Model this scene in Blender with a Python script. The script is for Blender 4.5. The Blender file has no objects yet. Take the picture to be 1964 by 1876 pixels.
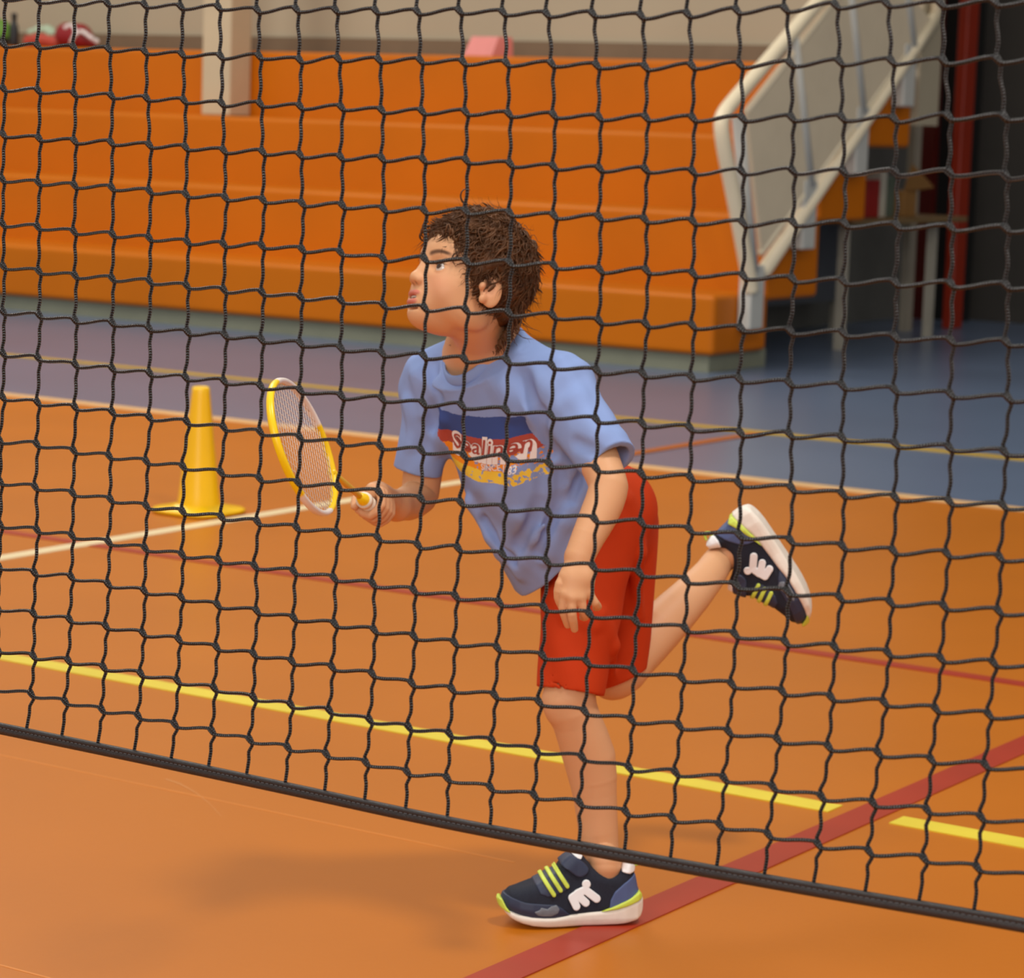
import bpy, bmesh, math, random
import numpy as np
from mathutils import Vector, Matrix
from mathutils.bvhtree import BVHTree

random.seed(7); RNG = np.random.default_rng(7)
SC = bpy.context.scene
COL = SC.collection

# ------------------------------------------------------------------ camera
FPX, CAMH = 5270.0, 1.29
_va = np.array([-7200 - 982, 938 + 60, -FPX]); _va /= np.linalg.norm(_va)
_vb = np.array([4450 - 982, 938 - 335, -FPX]); _vb /= np.linalg.norm(_vb)
_X = -_va; _Y = _vb - (_vb @ _X) * _X; _Y /= np.linalg.norm(_Y); _Z = np.cross(_X, _Y)
RC = np.array([_X, _Y, _Z])               # camera axes -> court axes (X along the net, Y away, Z up)
CC = np.array([0, 0, CAMH])
def ray(x, y): return RC @ np.array([x - 982, 938 - y, -FPX]) / FPX
def P(x, y, d): return CC + ray(x, y) * d
def onY(x, y, Y): r = ray(x, y); return CC + r * (Y / r[1])
def onX(x, y, X): r = ray(x, y); return CC + r * (X / r[0])
def onZ(x, y, z=0.0): r = ray(x, y); return CC + r * ((z - CAMH) / r[2])
def V3(r, u, t): return RC @ np.array([r, u, t])     # right, up, toward the photographer
def unit(v): v = np.asarray(v, float); return v / np.linalg.norm(v)

cam = bpy.data.cameras.new('camera'); camo = bpy.data.objects.new('camera', cam); COL.objects.link(camo)
cam.sensor_fit = 'HORIZONTAL'; cam.sensor_width = 36; cam.lens = FPX / 1964 * 36
m4 = np.eye(4); m4[:3, :3] = RC; m4[:3, 3] = CC
camo.matrix_world = Matrix(m4.tolist())
cam.clip_start = .05; cam.clip_end = 200
cam.dof.use_dof = True; cam.dof.focus_distance = 3.45; cam.dof.aperture_fstop = 10.5
SC.camera = camo

# ------------------------------------------------------------------ light
SC.view_settings.view_transform = 'Standard'; SC.view_settings.look = 'None'
SC.view_settings.exposure = 0.0; SC.view_settings.gamma = 1; SC.view_settings.use_curve_mapping = False
wd = bpy.data.worlds.new('hall_light'); SC.world = wd; wd.use_nodes = True
bg = wd.node_tree.nodes['Background']; bg.inputs[0].default_value = (1.0, .955, .885, 1); bg.inputs[1].default_value = .50
def area(name, loc, target, size, energy, color=(1, .95, .87), size_y=None):
    l = bpy.data.lights.new(name, 'AREA'); l.energy = energy; l.color = color; l.size = size
    if size_y: l.shape = 'RECTANGLE'; l.size_y = size_y
    o = bpy.data.objects.new(name, l); COL.objects.link(o); o.location = loc
    o.rotation_euler = (Vector(target) - Vector(loc)).to_track_quat('-Z', 'Y').to_euler()
    return o
area('ceiling_lamp', (-.1, 3.5, 6.6), (-2.4, 3.7, 0), .75, 190)
area('ceiling_lamp', (-7.5, 7.5, 6.8), (-7.5, 7.9, 0), 2.2, 240)
area('ceiling_lamp', (-3.5, .0, 6.8), (-3.3, 3.0, 0), 2.2, 130)
area('front_fill', (1.5, -6.0, 4.2), (-2.6, 4.0, .9), 6, 420, (1, .97, .93), 3)  # unseen soft light added behind the camera to fill the boy's front
area('ceiling_lamp', (-12.5, 9.5, 6.8), (-12.5, 10.5, 0), 2.2, 220)

# ------------------------------------------------------------------ helpers
def lin(c):
    c = np.array(c, float) / 255
    return tuple(np.where(c <= .04045, c / 12.92, ((c + .055) / 1.055) ** 2.4)) + (1,)
MATS = {}
def mat(name, rgb, rough=.5, var=.06, scale=6.0, bump=0.0, bscale=200.0, spec=.5, metal=0.0, sss=0.0, coat=0.0):
    m = bpy.data.materials.new(name); m.use_nodes = True; nt = m.node_tree; b = nt.nodes['Principled BSDF']
    c = lin(rgb)
    tc = nt.nodes.new('ShaderNodeTexCoord'); nz = nt.nodes.new('ShaderNodeTexNoise'); nz.inputs['Scale'].default_value = scale
    nz.inputs['Detail'].default_value = 4
    nt.links.new(tc.outputs['Object'], nz.inputs['Vector'])
    rp = nt.nodes.new('ShaderNodeValToRGB'); e = rp.color_ramp.elements
    e[0].position = .3; e[1].position = .7
    e[0].color = tuple(max(0, x * (1 - var)) for x in c[:3]) + (1,); e[1].color = tuple(min(1, x * (1 + var)) for x in c[:3]) + (1,)
    nt.links.new(nz.outputs['Fac'], rp.inputs['Fac']); nt.links.new(rp.outputs['Color'], b.inputs['Base Color'])
    b.inputs['Roughness'].default_value = rough; b.inputs['Metallic'].default_value = metal
    b.inputs['Specular IOR Level'].default_value = spec
    if sss: b.inputs['Subsurface Weight'].default_value = sss; b.inputs['Subsurface Radius'].default_value = (.012, .005, .003); b.inputs['Subsurface Scale'].default_value = 1.0
    if coat: b.inputs['Coat Weight'].default_value = coat; b.inputs['Coat Roughness'].default_value = .15
    if bump:
        n2 = nt.nodes.new('ShaderNodeTexNoise'); n2.inputs['Scale'].default_value = bscale; n2.inputs['Detail'].default_value = 3
        nt.links.new(tc.outputs['Object'], n2.inputs['Vector'])
        bp = nt.nodes.new('ShaderNodeBump'); bp.inputs['Strength'].default_value = bump; bp.inputs['Distance'].default_value = .002
        nt.links.new(n2.outputs['Fac'], bp.inputs['Height']); nt.links.new(bp.outputs['Normal'], b.inputs['Normal'])
    MATS[name] = m
    return m
def attr_mat(name, attr, rough=.5, sss=0.0, bump=0.0, bscale=400.0, spec=.4):
    m = mat(name, (128, 128, 128), rough, bump=bump, bscale=bscale, sss=sss, spec=spec); nt = m.node_tree
    a = nt.nodes.new('ShaderNodeAttribute'); a.attribute_name = attr
    nt.links.new(a.outputs['Color'], nt.nodes['Principled BSDF'].inputs['Base Color'])
    return m

def link(o, parent=None, **props):
    COL.objects.link(o)
    if parent is not None: o.parent = parent
    for k, v in props.items(): o[k] = v
    return o
def meshobj(name, verts, faces, material, parent=None, smooth=False, **props):
    me = bpy.data.meshes.new(name); me.from_pydata([tuple(map(float, v)) for v in verts], [], [tuple(int(i) for i in f) for f in faces])
    if material: me.materials.append(material)
    if smooth: me.polygons.foreach_set('use_smooth', [True] * len(me.polygons))
    me.update()
    return link(bpy.data.objects.new(name, me), parent, **props)
def npmesh(name, v, q, material, parent=None, **props):
    me = bpy.data.meshes.new(name); nq = q.shape[1]
    me.vertices.add(len(v)); me.vertices.foreach_set('co', v.astype(np.float32).ravel())
    me.loops.add(q.size); me.loops.foreach_set('vertex_index', q.astype(np.int32).ravel())
    me.polygons.add(len(q)); me.polygons.foreach_set('loop_start', np.arange(0, q.size, nq, dtype=np.int32))
    me.polygons.foreach_set('use_smooth', np.ones(len(q), bool))
    me.update(calc_edges=True); me.validate()
    if material: me.materials.append(material)
    return link(bpy.data.objects.new(name, me), parent, **props)
def empty(name, loc, **props):
    o = bpy.data.objects.new(name, None); o.empty_display_size = .05; link(o, None, **props); o.location = loc
    return o
def addp(parent, o):
    bpy.context.view_layer.update()
    o.parent = parent; o.matrix_parent_inverse = parent.matrix_world.inverted(); return o
def bm_obj(name, bm, material, parent=None, smooth=False, **props):
    me = bpy.data.meshes.new(name); bm.to_mesh(me); bm.free()
    if material: me.materials.append(material)
    if smooth: me.polygons.foreach_set('use_smooth', [True] * len(me.polygons))
    o = bpy.data.objects.new(name, me); link(o, None, **props)
    if parent is not None: addp(parent, o)
    return o
def bm_box(bm, lo, hi, bevel=0.0, seg=2, mat4=None):
    lo, hi = Vector(lo), Vector(hi)
    r = bmesh.ops.create_cube(bm, size=1.0); vs = r['verts']
    for v in vs: v.co = Vector((lo[i] + (v.co[i] + .5) * (hi[i] - lo[i]) for i in range(3)))
    if bevel:
        es = list({e for v in vs for e in v.link_edges})
        rr = bmesh.ops.bevel(bm, geom=es, offset=bevel, segments=seg, affect='EDGES', profile=.5)
        vs = list({v for f in rr['faces'] for v in f.verts} | {v for v in vs if v.is_valid})
    if mat4 is not None: bmesh.ops.transform(bm, matrix=mat4, verts=vs)
def box(name, lo, hi, material, parent=None, bevel=0.0, seg=2, mat4=None, smooth=False, **props):
    bm = bmesh.new(); bm_box(bm, lo, hi, bevel, seg, mat4); return bm_obj(name, bm, material, parent, smooth, **props)
def tube_arrays(pts, rad, sides=8, cap=True, squash=None):
    """Rotation-minimising tube along pts; returns verts, faces (lists)."""
    pts = [np.asarray(p, float) for p in pts]; n = len(pts)
    rad = [rad] * n if np.isscalar(rad) else list(rad)
    T = [unit(pts[min(i + 1, n - 1)] - pts[max(i - 1, 0)]) for i in range(n)]
    ref = np.array([0, 0, 1.]) if abs(T[0][2]) < .9 else np.array([0, 1., 0])
    N = unit(ref - T[0] * (ref @ T[0])); vs, fs = [], []
    for i in range(n):
        N = unit(N - T[i] * (N @ T[i])); B = np.cross(T[i], N)
        for s in range(sides):
            a = 2 * math.pi * s / sides
            off = N * math.cos(a) + B * math.sin(a) * (squash if squash else 1)
            vs.append(pts[i] + off * rad[i])
    for i in range(n - 1):
        for s in range(sides):
            a, b = i * sides + s, i * sides + (s + 1) % sides
            fs.append((a, b, b + sides, a + sides))
    if cap: fs.append(tuple(range(sides))[::-1]); fs.append(tuple(range((n - 1) * sides, n * sides)))
    return vs, fs
def tube(name, pts, rad, material, parent=None, sides=10, **props):
    v, f = tube_arrays(pts, rad, sides); o = meshobj(name, v, f, material, None, True, **props)
    if parent is not None: addp(parent, o)
    return o
def smoothpath(pts, n=8):
    """Catmull-Rom through pts."""
    p = [np.asarray(x, float) for x in pts]; p = [2 * p[0] - p[1]] + p + [2 * p[-1] - p[-2]]; out = []
    for i in range(1, len(p) - 2):
        for k in range(n):
            t = k / n
            out.append(.5 * (2 * p[i] + (p[i + 1] - p[i - 1]) * t + (2 * p[i - 1] - 5 * p[i] + 4 * p[i + 1] - p[i + 2]) * t * t + (3 * p[i] - p[i - 1] - 3 * p[i + 1] + p[i + 2]) * t ** 3))
    return out + [p[-2]]
def lathe(profile, sides=32):
    vs, fs = [], []
    for r, z in profile:
        for s in range(sides):
            a = 2 * math.pi * s / sides; vs.append((r * math.cos(a), r * math.sin(a), z))
    for i in range(len(profile) - 1):
        for s in range(sides):
            a, b = i * sides + s, i * sides + (s + 1) % sides; fs.append((a, b, b + sides, a + sides))
    fs.append(tuple(range(sides))[::-1]); fs.append(tuple(range((len(profile) - 1) * sides, len(profile) * sides)))
    return vs, fs

# ------------------------------------------------------------------ implicit-surface modelling (bodies and cloth)
def smin(a, b, k):
    if k <= 0: return np.minimum(a, b)
    h = np.maximum(k - np.abs(a - b), 0) / k
    return np.minimum(a, b) - h * h * k * .25
def smax(a, b, k): return -smin(-a, -b, k)
class Sdf:
    def __init__(self): self.ops = []
    def add(self, fn, c, r, k=0.0, op='u'): self.ops.append((op, fn, np.asarray(c, float), r, k)); return self
    def cone(self, a, b, ra, rb, k=.01, op='u'):
        a, b = np.asarray(a, float), np.asarray(b, float); ba = b - a; L2 = max(ba @ ba, 1e-12)
        def fn(p):
            pa = p - a; dt = pa @ ba; t = np.clip(dt / L2, 0, 1)
            return np.sqrt(np.maximum(np.einsum('ij,ij->i', pa, pa) - 2 * t * dt + t * t * L2, 0)) - (ra + (rb - ra) * t)
        return self.add(fn, (a + b) / 2, math.sqrt(L2) / 2 + max(ra, rb), k, op)
    def chain(self, pts, k=.004):
        sp = smoothpath([np.append(p, r) for p, r in pts], 2) if len(pts) > 2 else [np.append(p, r) for p, r in pts]
        for a, b in zip(sp[:-1], sp[1:]): self.cone(a[:3], b[:3], a[3], b[3], k); k = 0.0
        return self
    def ell(self, c, r, B=None, k=.01, op='u'):
        c = np.asarray(c, float); r = np.asarray(r, float) * np.ones(3); B = np.eye(3) if B is None else np.asarray(B); M1 = B.T / r; ri = 1 / r   # B rows = axes
        def fn(p):
            q = (p - c) @ M1; k0 = np.sqrt(np.einsum('ij,ij->i', q, q)); q = q * ri; k1 = np.sqrt(np.einsum('ij,ij->i', q, q)) + 1e-9
            return np.where(k0 < 1e-4, -r.min(), k0 * (k0 - 1) / k1)
        return self.add(fn, c, r.max(), k, op)
    def plane(self, c, n, k=.002, near=None):
        """keep the side the normal points away from (optionally only inside the ball near=(centre, radius))"""
        c = np.asarray(c, float); n = unit(n)
        if near is None: return self.add(lambda p: (p - c) @ n, c, 1e6, k, 'i')
        nc, nr = np.asarray(near[0], float), near[1]
        def fn(p): return np.minimum(-((p - c) @ n), nr - np.sqrt(((p - nc) ** 2).sum(1)))     # region to remove is where this > 0
        return self.add(lambda p: -fn(p), nc, nr, k, 's')
    def ev(self, p, c=None, R=0.0):
        d = np.full(len(p), 1.0)
        for op, fn, bc, br, k in self.ops:
            if c is not None and br < 1e5 and np.linalg.norm(c - bc) - br > R + k + .02: continue
            v = fn(p)
            if op == 'u': d = smin(d, v, k)
            elif op == 's': d = smax(d, -v, k)
            elif op == 'i': d = smax(d, v, k)
            elif op == 'd': d = d + v
        return d
    def hit(self, x, y, d0=3.6, d1=5.2):
        """world point where the line of sight through picture point (x, y) meets the surface"""
        r = ray(x, y); t = np.linspace(d0, d1, 641); pts = CC + t[:, None] * r; v = self.ev(pts); i = np.argmax(v < 0)
        if not (v < 0).any(): i = np.argmin(v)
        return pts[i]
    def mesh(self, h, B=16):
        U = [o for o in self.ops if o[0] == 'u']
        lo = np.min([o[2] - o[3] for o in U], 0) - 4 * h; hi = np.max([o[2] + o[3] for o in U], 0) + 4 * h
        n = np.ceil((hi - lo) / h / B).astype(int); N = n * B + 8
        bi = np.stack(np.meshgrid(*[np.arange(k) for k in n], indexing='ij'), -1).reshape(-1, 3)
        cen = lo + (bi * B + B / 2) * h; R = B * h * .866 + h
        keep = np.abs(self.ev(cen)) < R * 1.5 + .012
        g = np.stack(np.meshgrid(*[np.arange(B + 1)] * 3, indexing='ij'), -1).reshape(-1, 3)
        co = np.array([[i >> 2 & 1, i >> 1 & 1, i & 1] for i in range(8)])
        ed = [(a, b) for a in range(8) for b in range(a + 1, 8) if bin(a ^ b).count('1') == 1]
        KS, VS, QS = [], [], []
        key = lambda ijk: (ijk[:, 0].astype(np.int64) * N[1] + ijk[:, 1]) * N[2] + ijk[:, 2]
        for b, c in zip(bi[keep], cen[keep]):
            i0 = b * B
            F = self.ev(lo + (i0 + g) * h, c, R).reshape(B + 1, B + 1, B + 1); S = F < 0
            if S.all() or not S.any(): continue
            cs = np.stack([S[a:a + B, bb:bb + B, cc:cc + B] for a, bb, cc in co], -1); cnt = cs.sum(-1)
            idx = np.argwhere((cnt > 0) & (cnt < 8))
            if len(idx):
                f8 = np.stack([F[idx[:, 0] + a, idx[:, 1] + bb, idx[:, 2] + cc] for a, bb, cc in co], -1)
                acc = np.zeros((len(idx), 3)); w = np.zeros(len(idx))
                for e0, e1 in ed:
                    fa, fb = f8[:, e0], f8[:, e1]; mk = (fa < 0) != (fb < 0)
                    t = np.where(mk, fa / np.where(mk, fa - fb, 1), 0)
                    acc += mk[:, None] * (co[e0] + t[:, None] * (co[e1] - co[e0])); w += mk
                VS.append(lo + (i0 + idx + acc / w[:, None]) * h); KS.append(key(i0 + idx))
            for ax in range(3):
                A = S[:B, :B, :B]; sl = [slice(0, B)] * 3; sl[ax] = slice(1, B + 1); Bq = S[tuple(sl)]
                e = np.argwhere(A != Bq)
                if not len(e): continue
                flip = A[e[:, 0], e[:, 1], e[:, 2]]; u, v = [(1, 2), (2, 0), (0, 1)][ax]
                du = np.zeros(3, int); du[u] = 1; dv = np.zeros(3, int); dv[v] = 1; G = i0 + e
                q = np.stack([key(G - du - dv), key(G - dv), key(G), key(G - du)], 1)
                q[~flip] = q[~flip][:, ::-1]; QS.append(q)
        K = np.concatenate(KS); Vv = np.concatenate(VS); Q = np.concatenate(QS); o = np.argsort(K); Ks = K[o]
        pos = np.clip(np.searchsorted(Ks, Q), 0, len(Ks) - 1); ok = (Ks[pos] == Q).all(1)
        return Vv[o], pos[ok]
def smooth_mesh(v, q, it=2, lam=.5):
    for _ in range(it):
        acc = np.zeros_like(v); w = np.zeros(len(v))
        for a, b in ((0, 1), (1, 2), (2, 3), (3, 0)):
            np.add.at(acc, q[:, a], v[q[:, b]]); np.add.at(acc, q[:, b], v[q[:, a]]); np.add.at(w, q[:, a], 1); np.add.at(w, q[:, b], 1)
        v = v + lam * (acc / np.maximum(w, 1)[:, None] - v)
    return v
def setcol(o, name, rgba):
    a = o.data.attributes.new(name, 'FLOAT_COLOR', 'POINT'); a.data.foreach_set('color', rgba.astype(np.float32).ravel())
# ------------------------------------------------------------------ materials
M_or = mat('orange_court_vinyl', (188, 106, 12), .36, .05, 1.3, .05, 60, spec=.4)
M_bl = mat('blue_vinyl', (96, 112, 138), .30, .06, .9, .05, 60, spec=.5)
M_seat = mat('orange_moulded_seat', (198, 106, 0), .45, .05, 1.5, spec=.25)
M_plinth = mat('grey_plinth_paint', (128, 130, 112), .6)
M_wall = mat('beige_wall_paint', (172, 161, 138), .7, .05, .8)
M_pil = mat('cream_pillar_paint', (196, 180, 150), .7, .03)
M_white = mat('white_line_paint', (232, 214, 172), .4)
M_yel = mat('yellow_line_paint', (226, 204, 62), .4)
M_olive = mat('ochre_line_paint', (196, 160, 50), .4)
M_red = mat('red_line_paint', (164, 50, 26), .4)
M_beige = mat('beige_line_paint', (226, 182, 126), .4)
M_brown = mat('brown_line_paint', (176, 92, 26), .4)
M_seam = mat('floor_seam', (214, 134, 58), .35)
M_rail = mat('cream_enamel', (236, 222, 192), .35, .03)
M_railg = mat('pale_grey_enamel', (196, 196, 190), .4, .03)
M_dkgrey = mat('dark_grey_paint', (62, 58, 54), .6)
M_grey = mat('grey_side_paint', (104, 104, 100), .7)
M_dkred = mat('dark_red_steel', (84, 16, 8), .45)
M_redst = mat('red_steel', (150, 38, 8), .45)
M_black = mat('black_doorway_shade', (14, 13, 13), .7)
M_skirt = mat('brown_skirting', (118, 100, 78), .6)
M_dkskirt = mat('dark_skirting', (40, 30, 22), .6)
M_desk = mat('desk_wood', (120, 96, 62), .5)
M_leg = mat('desk_leg_metal', (170, 164, 150), .4)
M_pan = mat('blue_grey_panel', (92, 96, 104), .5)

# ------------------------------------------------------------------ the hall
floor = box('floor', (-24, -3, -.06), (8, 19, 0), M_bl, kind='structure')
court = box('orange_court', (-24, -3, 0), (8, 8.78, .002), M_or, floor)
def strip(lo, hi, m, name='court_line', z=.0042): return box(name, (lo[0], lo[1], .0005), (hi[0], hi[1], z), m, floor)
strip((-24, 8.745), (8, 8.835), M_beige)
strip((-24, 4.585), (-2.235, 4.648), M_yel); strip((-2.108, 4.585), (8, 4.648), M_yel)
strip((-24, 5.955), (-2.205, 6.005), M_red); strip((-2.135, 5.955), (8, 6.005), M_red)
strip((-2.205, -3), (-2.137, 8.745), M_red, z=.0044)
strip((-5.375, -3), (-5.318, 8.745), M_white, z=.0048)
strip((-5.375, 8.835), (-5.318, 10.12), M_brown)
strip((-24, 10.125), (8, 10.2), M_olive)
strip((-24, 3.905), (-2.5, 3.909), M_seam, 'floor_seam', .0026)
strip((-24, 2.93), (3, 2.934), M_seam, 'floor_seam', .0026)

sv = []
for x, y in ((318, 1494), (345, 1503), (375, 1520), (400, 1540), (425, 1566)): p = onZ(x, y, .0024); sv += [p + np.array([-.002, .002, 0]), p + np.array([.002, -.002, 0])]
meshobj('scuff_mark', sv, [(2 * i, 2 * i + 1, 2 * i + 3, 2 * i + 2) for i in range(4)], mat('pale_scuff', (214, 150, 88), .5), floor)
box('wall_back', (-24, 14.62, 1.3), (-6.78, 14.9, 7), M_wall, kind='structure')
box('baseboard_back', (-24, 14.595, 1.64), (-6.8, 14.62, 1.74), M_skirt, kind='structure')
xa, xb = onY(388, 100, 13.80)[0], onY(482, 100, 14.01)[0]
box('pillar', (xa, 13.80, 1.216), (xb, 14.01, 7), M_pil, bevel=.008, kind='structure')
q_ = onY(1740, 300, 16.0)[0]; w_ = onY(1762, 300, 16.0)[0]
box('pillar', (q_, 16.0, 0), (w_ - .03, 16.1, 7), mat('grey_beige_paint', (150, 141, 126), .7), kind='structure')
box('wall_side', (-8.15, 14.62, 0), (-8.0, 17.4, 1.3), M_grey, kind='structure')
box('wall_far', (-8.4, 17.4, 0), (8, 17.6, 7), M_dkgrey, kind='structure')
box('baseboard_far', (-6.9, 17.32, 0), (8, 17.4, .26), M_dkskirt, kind='structure')
a = onY(1765, 300, 17.2); b = onY(1800, 300, 17.2); c = onY(1838, 300, 17.2)
dr = empty('door_1', (b[0], 17.2, 0), kind='structure')
box('jamb', (a[0] - .05, 17.12, 0), (b[0], 17.38, 4), M_dkred, dr)
box('opening', (b[0], 17.2, 0), (c[0] + .1, 17.3, 4), M_black, dr)  # flat black slab; its colour stands in for the unlit doorway
a = onZ(1800, 632); b = onZ(1850, 630)
box('door_post', (a[0] - .02, 16.45, 0), (b[0] - .02, 16.62, 6), M_redst, dr, bevel=.01)

# ------------------------------------------------------------------ bleacher
bl = empty('bleacher', (-14, 12.3, 0), label='long orange stepped bleacher with four seating tiers on a grey plinth', category='bleacher')
box('plinth', (-24, 12.38, 0), (-6.84, 13.0, .095), M_plinth, bl)
box('support_wall', (-24, 14.1, 0), (-8.0, 14.2, 1.2), M_grey, bl)
YF = [12.34, 12.90, 13.47, 14.02, 14.555]; ZT = [.402, .803, 1.213, 1.63]
for i in range(4):
    box('tier', (-24, YF[i], .09 if i == 0 else ZT[i - 1] - (.05 if i == 1 else .045)), (-6.8, YF[i + 1] + .03, ZT[i]), M_seat, bl, bevel=.028, seg=4, smooth=False)
for o in bl.children:
    if o.name.startswith('tier'):
        for p in o.data.polygons: p.use_smooth = False

# ------------------------------------------------------------------ stair rail at the end of the bleacher
XR = -6.74
rl = empty('stair_railing', tuple(onX(1440, 632, XR)), label='cream tubular stair railing with a solid infill panel at the bleacher end', category='railing')
def rp(pts, n=8): return smoothpath([onX(x, y, XR) for x, y in pts], n)
up = onX(1395, 208, XR); up2 = onX(1572, 0, XR)
far1 = up2 + (up2 - up) * .55
tube('top_rail', [far1, up2, onX(1480, 108, XR)] + rp([(1410, 190), (1390, 216), (1384, 240), (1390, 290), (1408, 380), (1434, 520), (1440, 560)], 6), .040, M_rail, rl, 12)
lo1 = onX(1462, 524, XR); lo2 = onX(1757, 86, XR); far2 = lo2 + (lo2 - lo1) * .14
tube('bottom_rail', [lo1, lo2, far2], .040, M_rail, rl, 12)
mi1 = onX(1430, 216, XR); mi2 = onX(1590, 12, XR); mi3 = mi2 + (mi2 - mi1) * .55
tube('inner_rail', [mi3, mi2, mi1], .019, M_rail, rl)
ml1 = onX(1458, 486, XR); ml2 = onX(1713, 134, XR); ml3 = ml2 + (ml2 - ml1) * .3
tube('inner_rail', [ml3, ml2, ml1], .019, M_rail, rl)
for a_, b_, c_ in (((1415, 225), (1443, 520), (1444, 632)), ((1519, 58), (1552, 356), (1545, 478)), ((1622, -60), (1652, 215), (1646, 335)), ((1722, -120), (1750, 95), (1737, 205))):
    tube('post', [onX(*a_, XR), onX(*b_, XR)], .033, M_railg, rl)
    pc = onX(b_[0] - 3, (b_[1] + c_[1]) / 2, XR); q = onX(*c_, XR)
    bx = onX(*b_, XR)
    box('bracket', (XR - .055, q[1] - .075, q[2]), (XR + .02, q[1] + .075, bx[2] + .03), M_railg, rl, bevel=.01)
pp = [mi1 + np.array([0, .0, -.01]), mi3, ml3, ml1]
vs = [p + np.array([dx, 0, 0]) for dx in (-.012, .012) for p in pp]
o = meshobj('infill_panel', vs, [(0, 1, 2, 3), (7, 6, 5, 4), (0, 4, 5, 1), (1, 5, 6, 2), (2, 6, 7, 3), (3, 7, 4, 0)], mat('pale_beige_board', (222, 206, 178), .6, .03)); addp(rl, o)
ep = far1 + 0; tube('end_post', [far2, far2 + np.array([0, .03, .55]), far2 + np.array([0, .02, 1.4])], .036, M_rail, rl)

# ------------------------------------------------------------------ desk in the passage beside the bleacher
dk = empty('desk', (-7.3, 15, 0), label='grey desk with pale metal legs and a brown top in the passage beside the bleacher', category='desk')
box('desk_top', (-7.86, 14.26, .72), (-6.98, 15.86, .752), M_desk, dk, bevel=.004)
for x, y in ((-7.06, 14.32), (-7.12, 15.66), (-7.76, 14.32), (-7.76, 15.66)): box('leg', (x - .025, y - .025, 0), (x + .025, y + .025, .72), M_leg, dk)
box('modesty_panel', (-7.70, 14.4, .2), (-7.68, 15.6, .72), M_pan, dk)
def on_desk(name, x0, x1, ytop, X, m, dep, label, cat, bev=.006):
    a = onX(x0, 400, X); b = onX(x1, 400, X); t = onX((x0 + x1) / 2, ytop, X)
    return box(name, (X - dep, a[1], .752), (X, b[1], t[2]), m, None, bevel=bev, label=label, category=cat)
on_desk('box', 1662, 1686, 345, -7.12, mat('red_card', (150, 24, 20), .5), .2, 'small red box standing on the desk nearest the bleacher', 'box')
bd = [('binder', 1689, 1699, 330, mat('white_binder', (190, 184, 170), .5), 'white upright binder next to the red box on the desk'),
      ('binder', 1703, 1716, 340, mat('green_binder', (84, 96, 84), .5), 'dark green upright binder in the middle of the desk')]
for n, x0, x1, yt, m, l in bd:
    o = on_desk(n, x0, x1, yt, -7.15, m, .2, l, 'binder', .004)
cb = on_desk('carton', 1733, 1757, 366, -7.1, mat('brown_card', (142, 100, 48), .7), .3, 'open brown cardboard carton at the far end of the desk', 'carton')
pa = onX(1733, 366, -7.1); pb = onX(1757, 366, -7.1)
m_ = [pa, pb, pb + np.array([.06, .12, .02]), pa + np.array([.06, -.03, .16])]
o = meshobj('flap', m_ + [p + np.array([0, 0, .006]) for p in m_], [(0, 1, 2, 3), (7, 6, 5, 4), (0, 4, 5, 1), (1, 5, 6, 2), (2, 6, 7, 3), (3, 7, 4, 0)], MATS['brown_card']); addp(cb, o)

# ------------------------------------------------------------------ training cone
M_cone = mat('yellow_cone_plastic', (246, 196, 6), .28, .04, 4, spec=.5)
cp = onZ(381, 984)
cn = empty('training_cone', tuple(cp), label='yellow plastic training cone standing beside the white court line', category='cone')
pr = [(.070, .016), (.070, .022), (.064, .06), (.0295, .385), (.028, .398), (.024, .403), (.021, .398), (.021, .39)]
v, f = lathe(pr, 40); o = meshobj('cone_body', [(x + cp[0], y + cp[1], z) for x, y, z in v], f, M_cone, None, True); addp(cn, o)
v, f = lathe([(.12, .003), (.128, .008), (.128, .014), (.122, .018), (.075, .021), (.068, .03)], 40)
sq = lambda x, y: (x * (1 + .16 * (abs(2 * x * y) / (x * x + y * y + 1e-9)) ** 2), y * (1 + .16 * (abs(2 * x * y) / (x * x + y * y + 1e-9)) ** 2))
o = meshobj('base_flange', [(*(np.array(sq(x, y)) + cp[:2]), z) for x, y, z in v], f, M_cone, None, True); addp(cn, o)

# ------------------------------------------------------------------ things left on the top tier
ZB = 1.631
def blob(name, s, m, h=.012, parent=None, **props):
    v, q = s.mesh(h, 16); v = smooth_mesh(v, q, 2); o = npmesh(name, v, q, m, None, **props)
    if parent is not None: addp(parent, o)
    return o
def tp(x, y, Y=14.2): return onY(x, y, Y)
c = tp(152, 75); s = Sdf()
e0 = tp(118, 84); e1 = tp(188, 85)
s.cone((e0[0] + .05, 14.2, ZB + .085), (e0[0] + .17, 14.2, ZB + .08), .085, .082, .02).cone((e0[0] + .17, 14.2, ZB + .075), (e1[0] - .04, 14.2, ZB + .035), .075, .034, .03)
s.plane((0, 0, ZB + .002), (0, 0, -1), .01)
rb = blob('sports_bag', s, mat('crimson_cloth', (140, 18, 26), .5), label='crimson sports bag with white curved stripes on the top tier', category='bag')
wm = mat('white_piping', (226, 216, 214), .4)
def hugY(sd, pts, off=.004):
    out = []
    for p in smoothpath(pts, 6):
        t = np.linspace(13.8, 14.4, 300); q = np.stack([np.full(300, p[0]), t, np.full(300, p[2])], 1); d = sd.ev(q)
        out.append(np.array([p[0], t[np.argmax(d < .0)] - off if (d < 0).any() else p[1], p[2]]))
    return out
for pts in ([(118, 54), (126, 48), (135, 52), (141, 62), (137, 74), (131, 83)], [(141, 66), (150, 60), (160, 62), (172, 70), (180, 76)]):
    tube('stripe', hugY(s, [tp(x, y, 14.1) for x, y in pts]), .014, wm, rb, 8)
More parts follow.
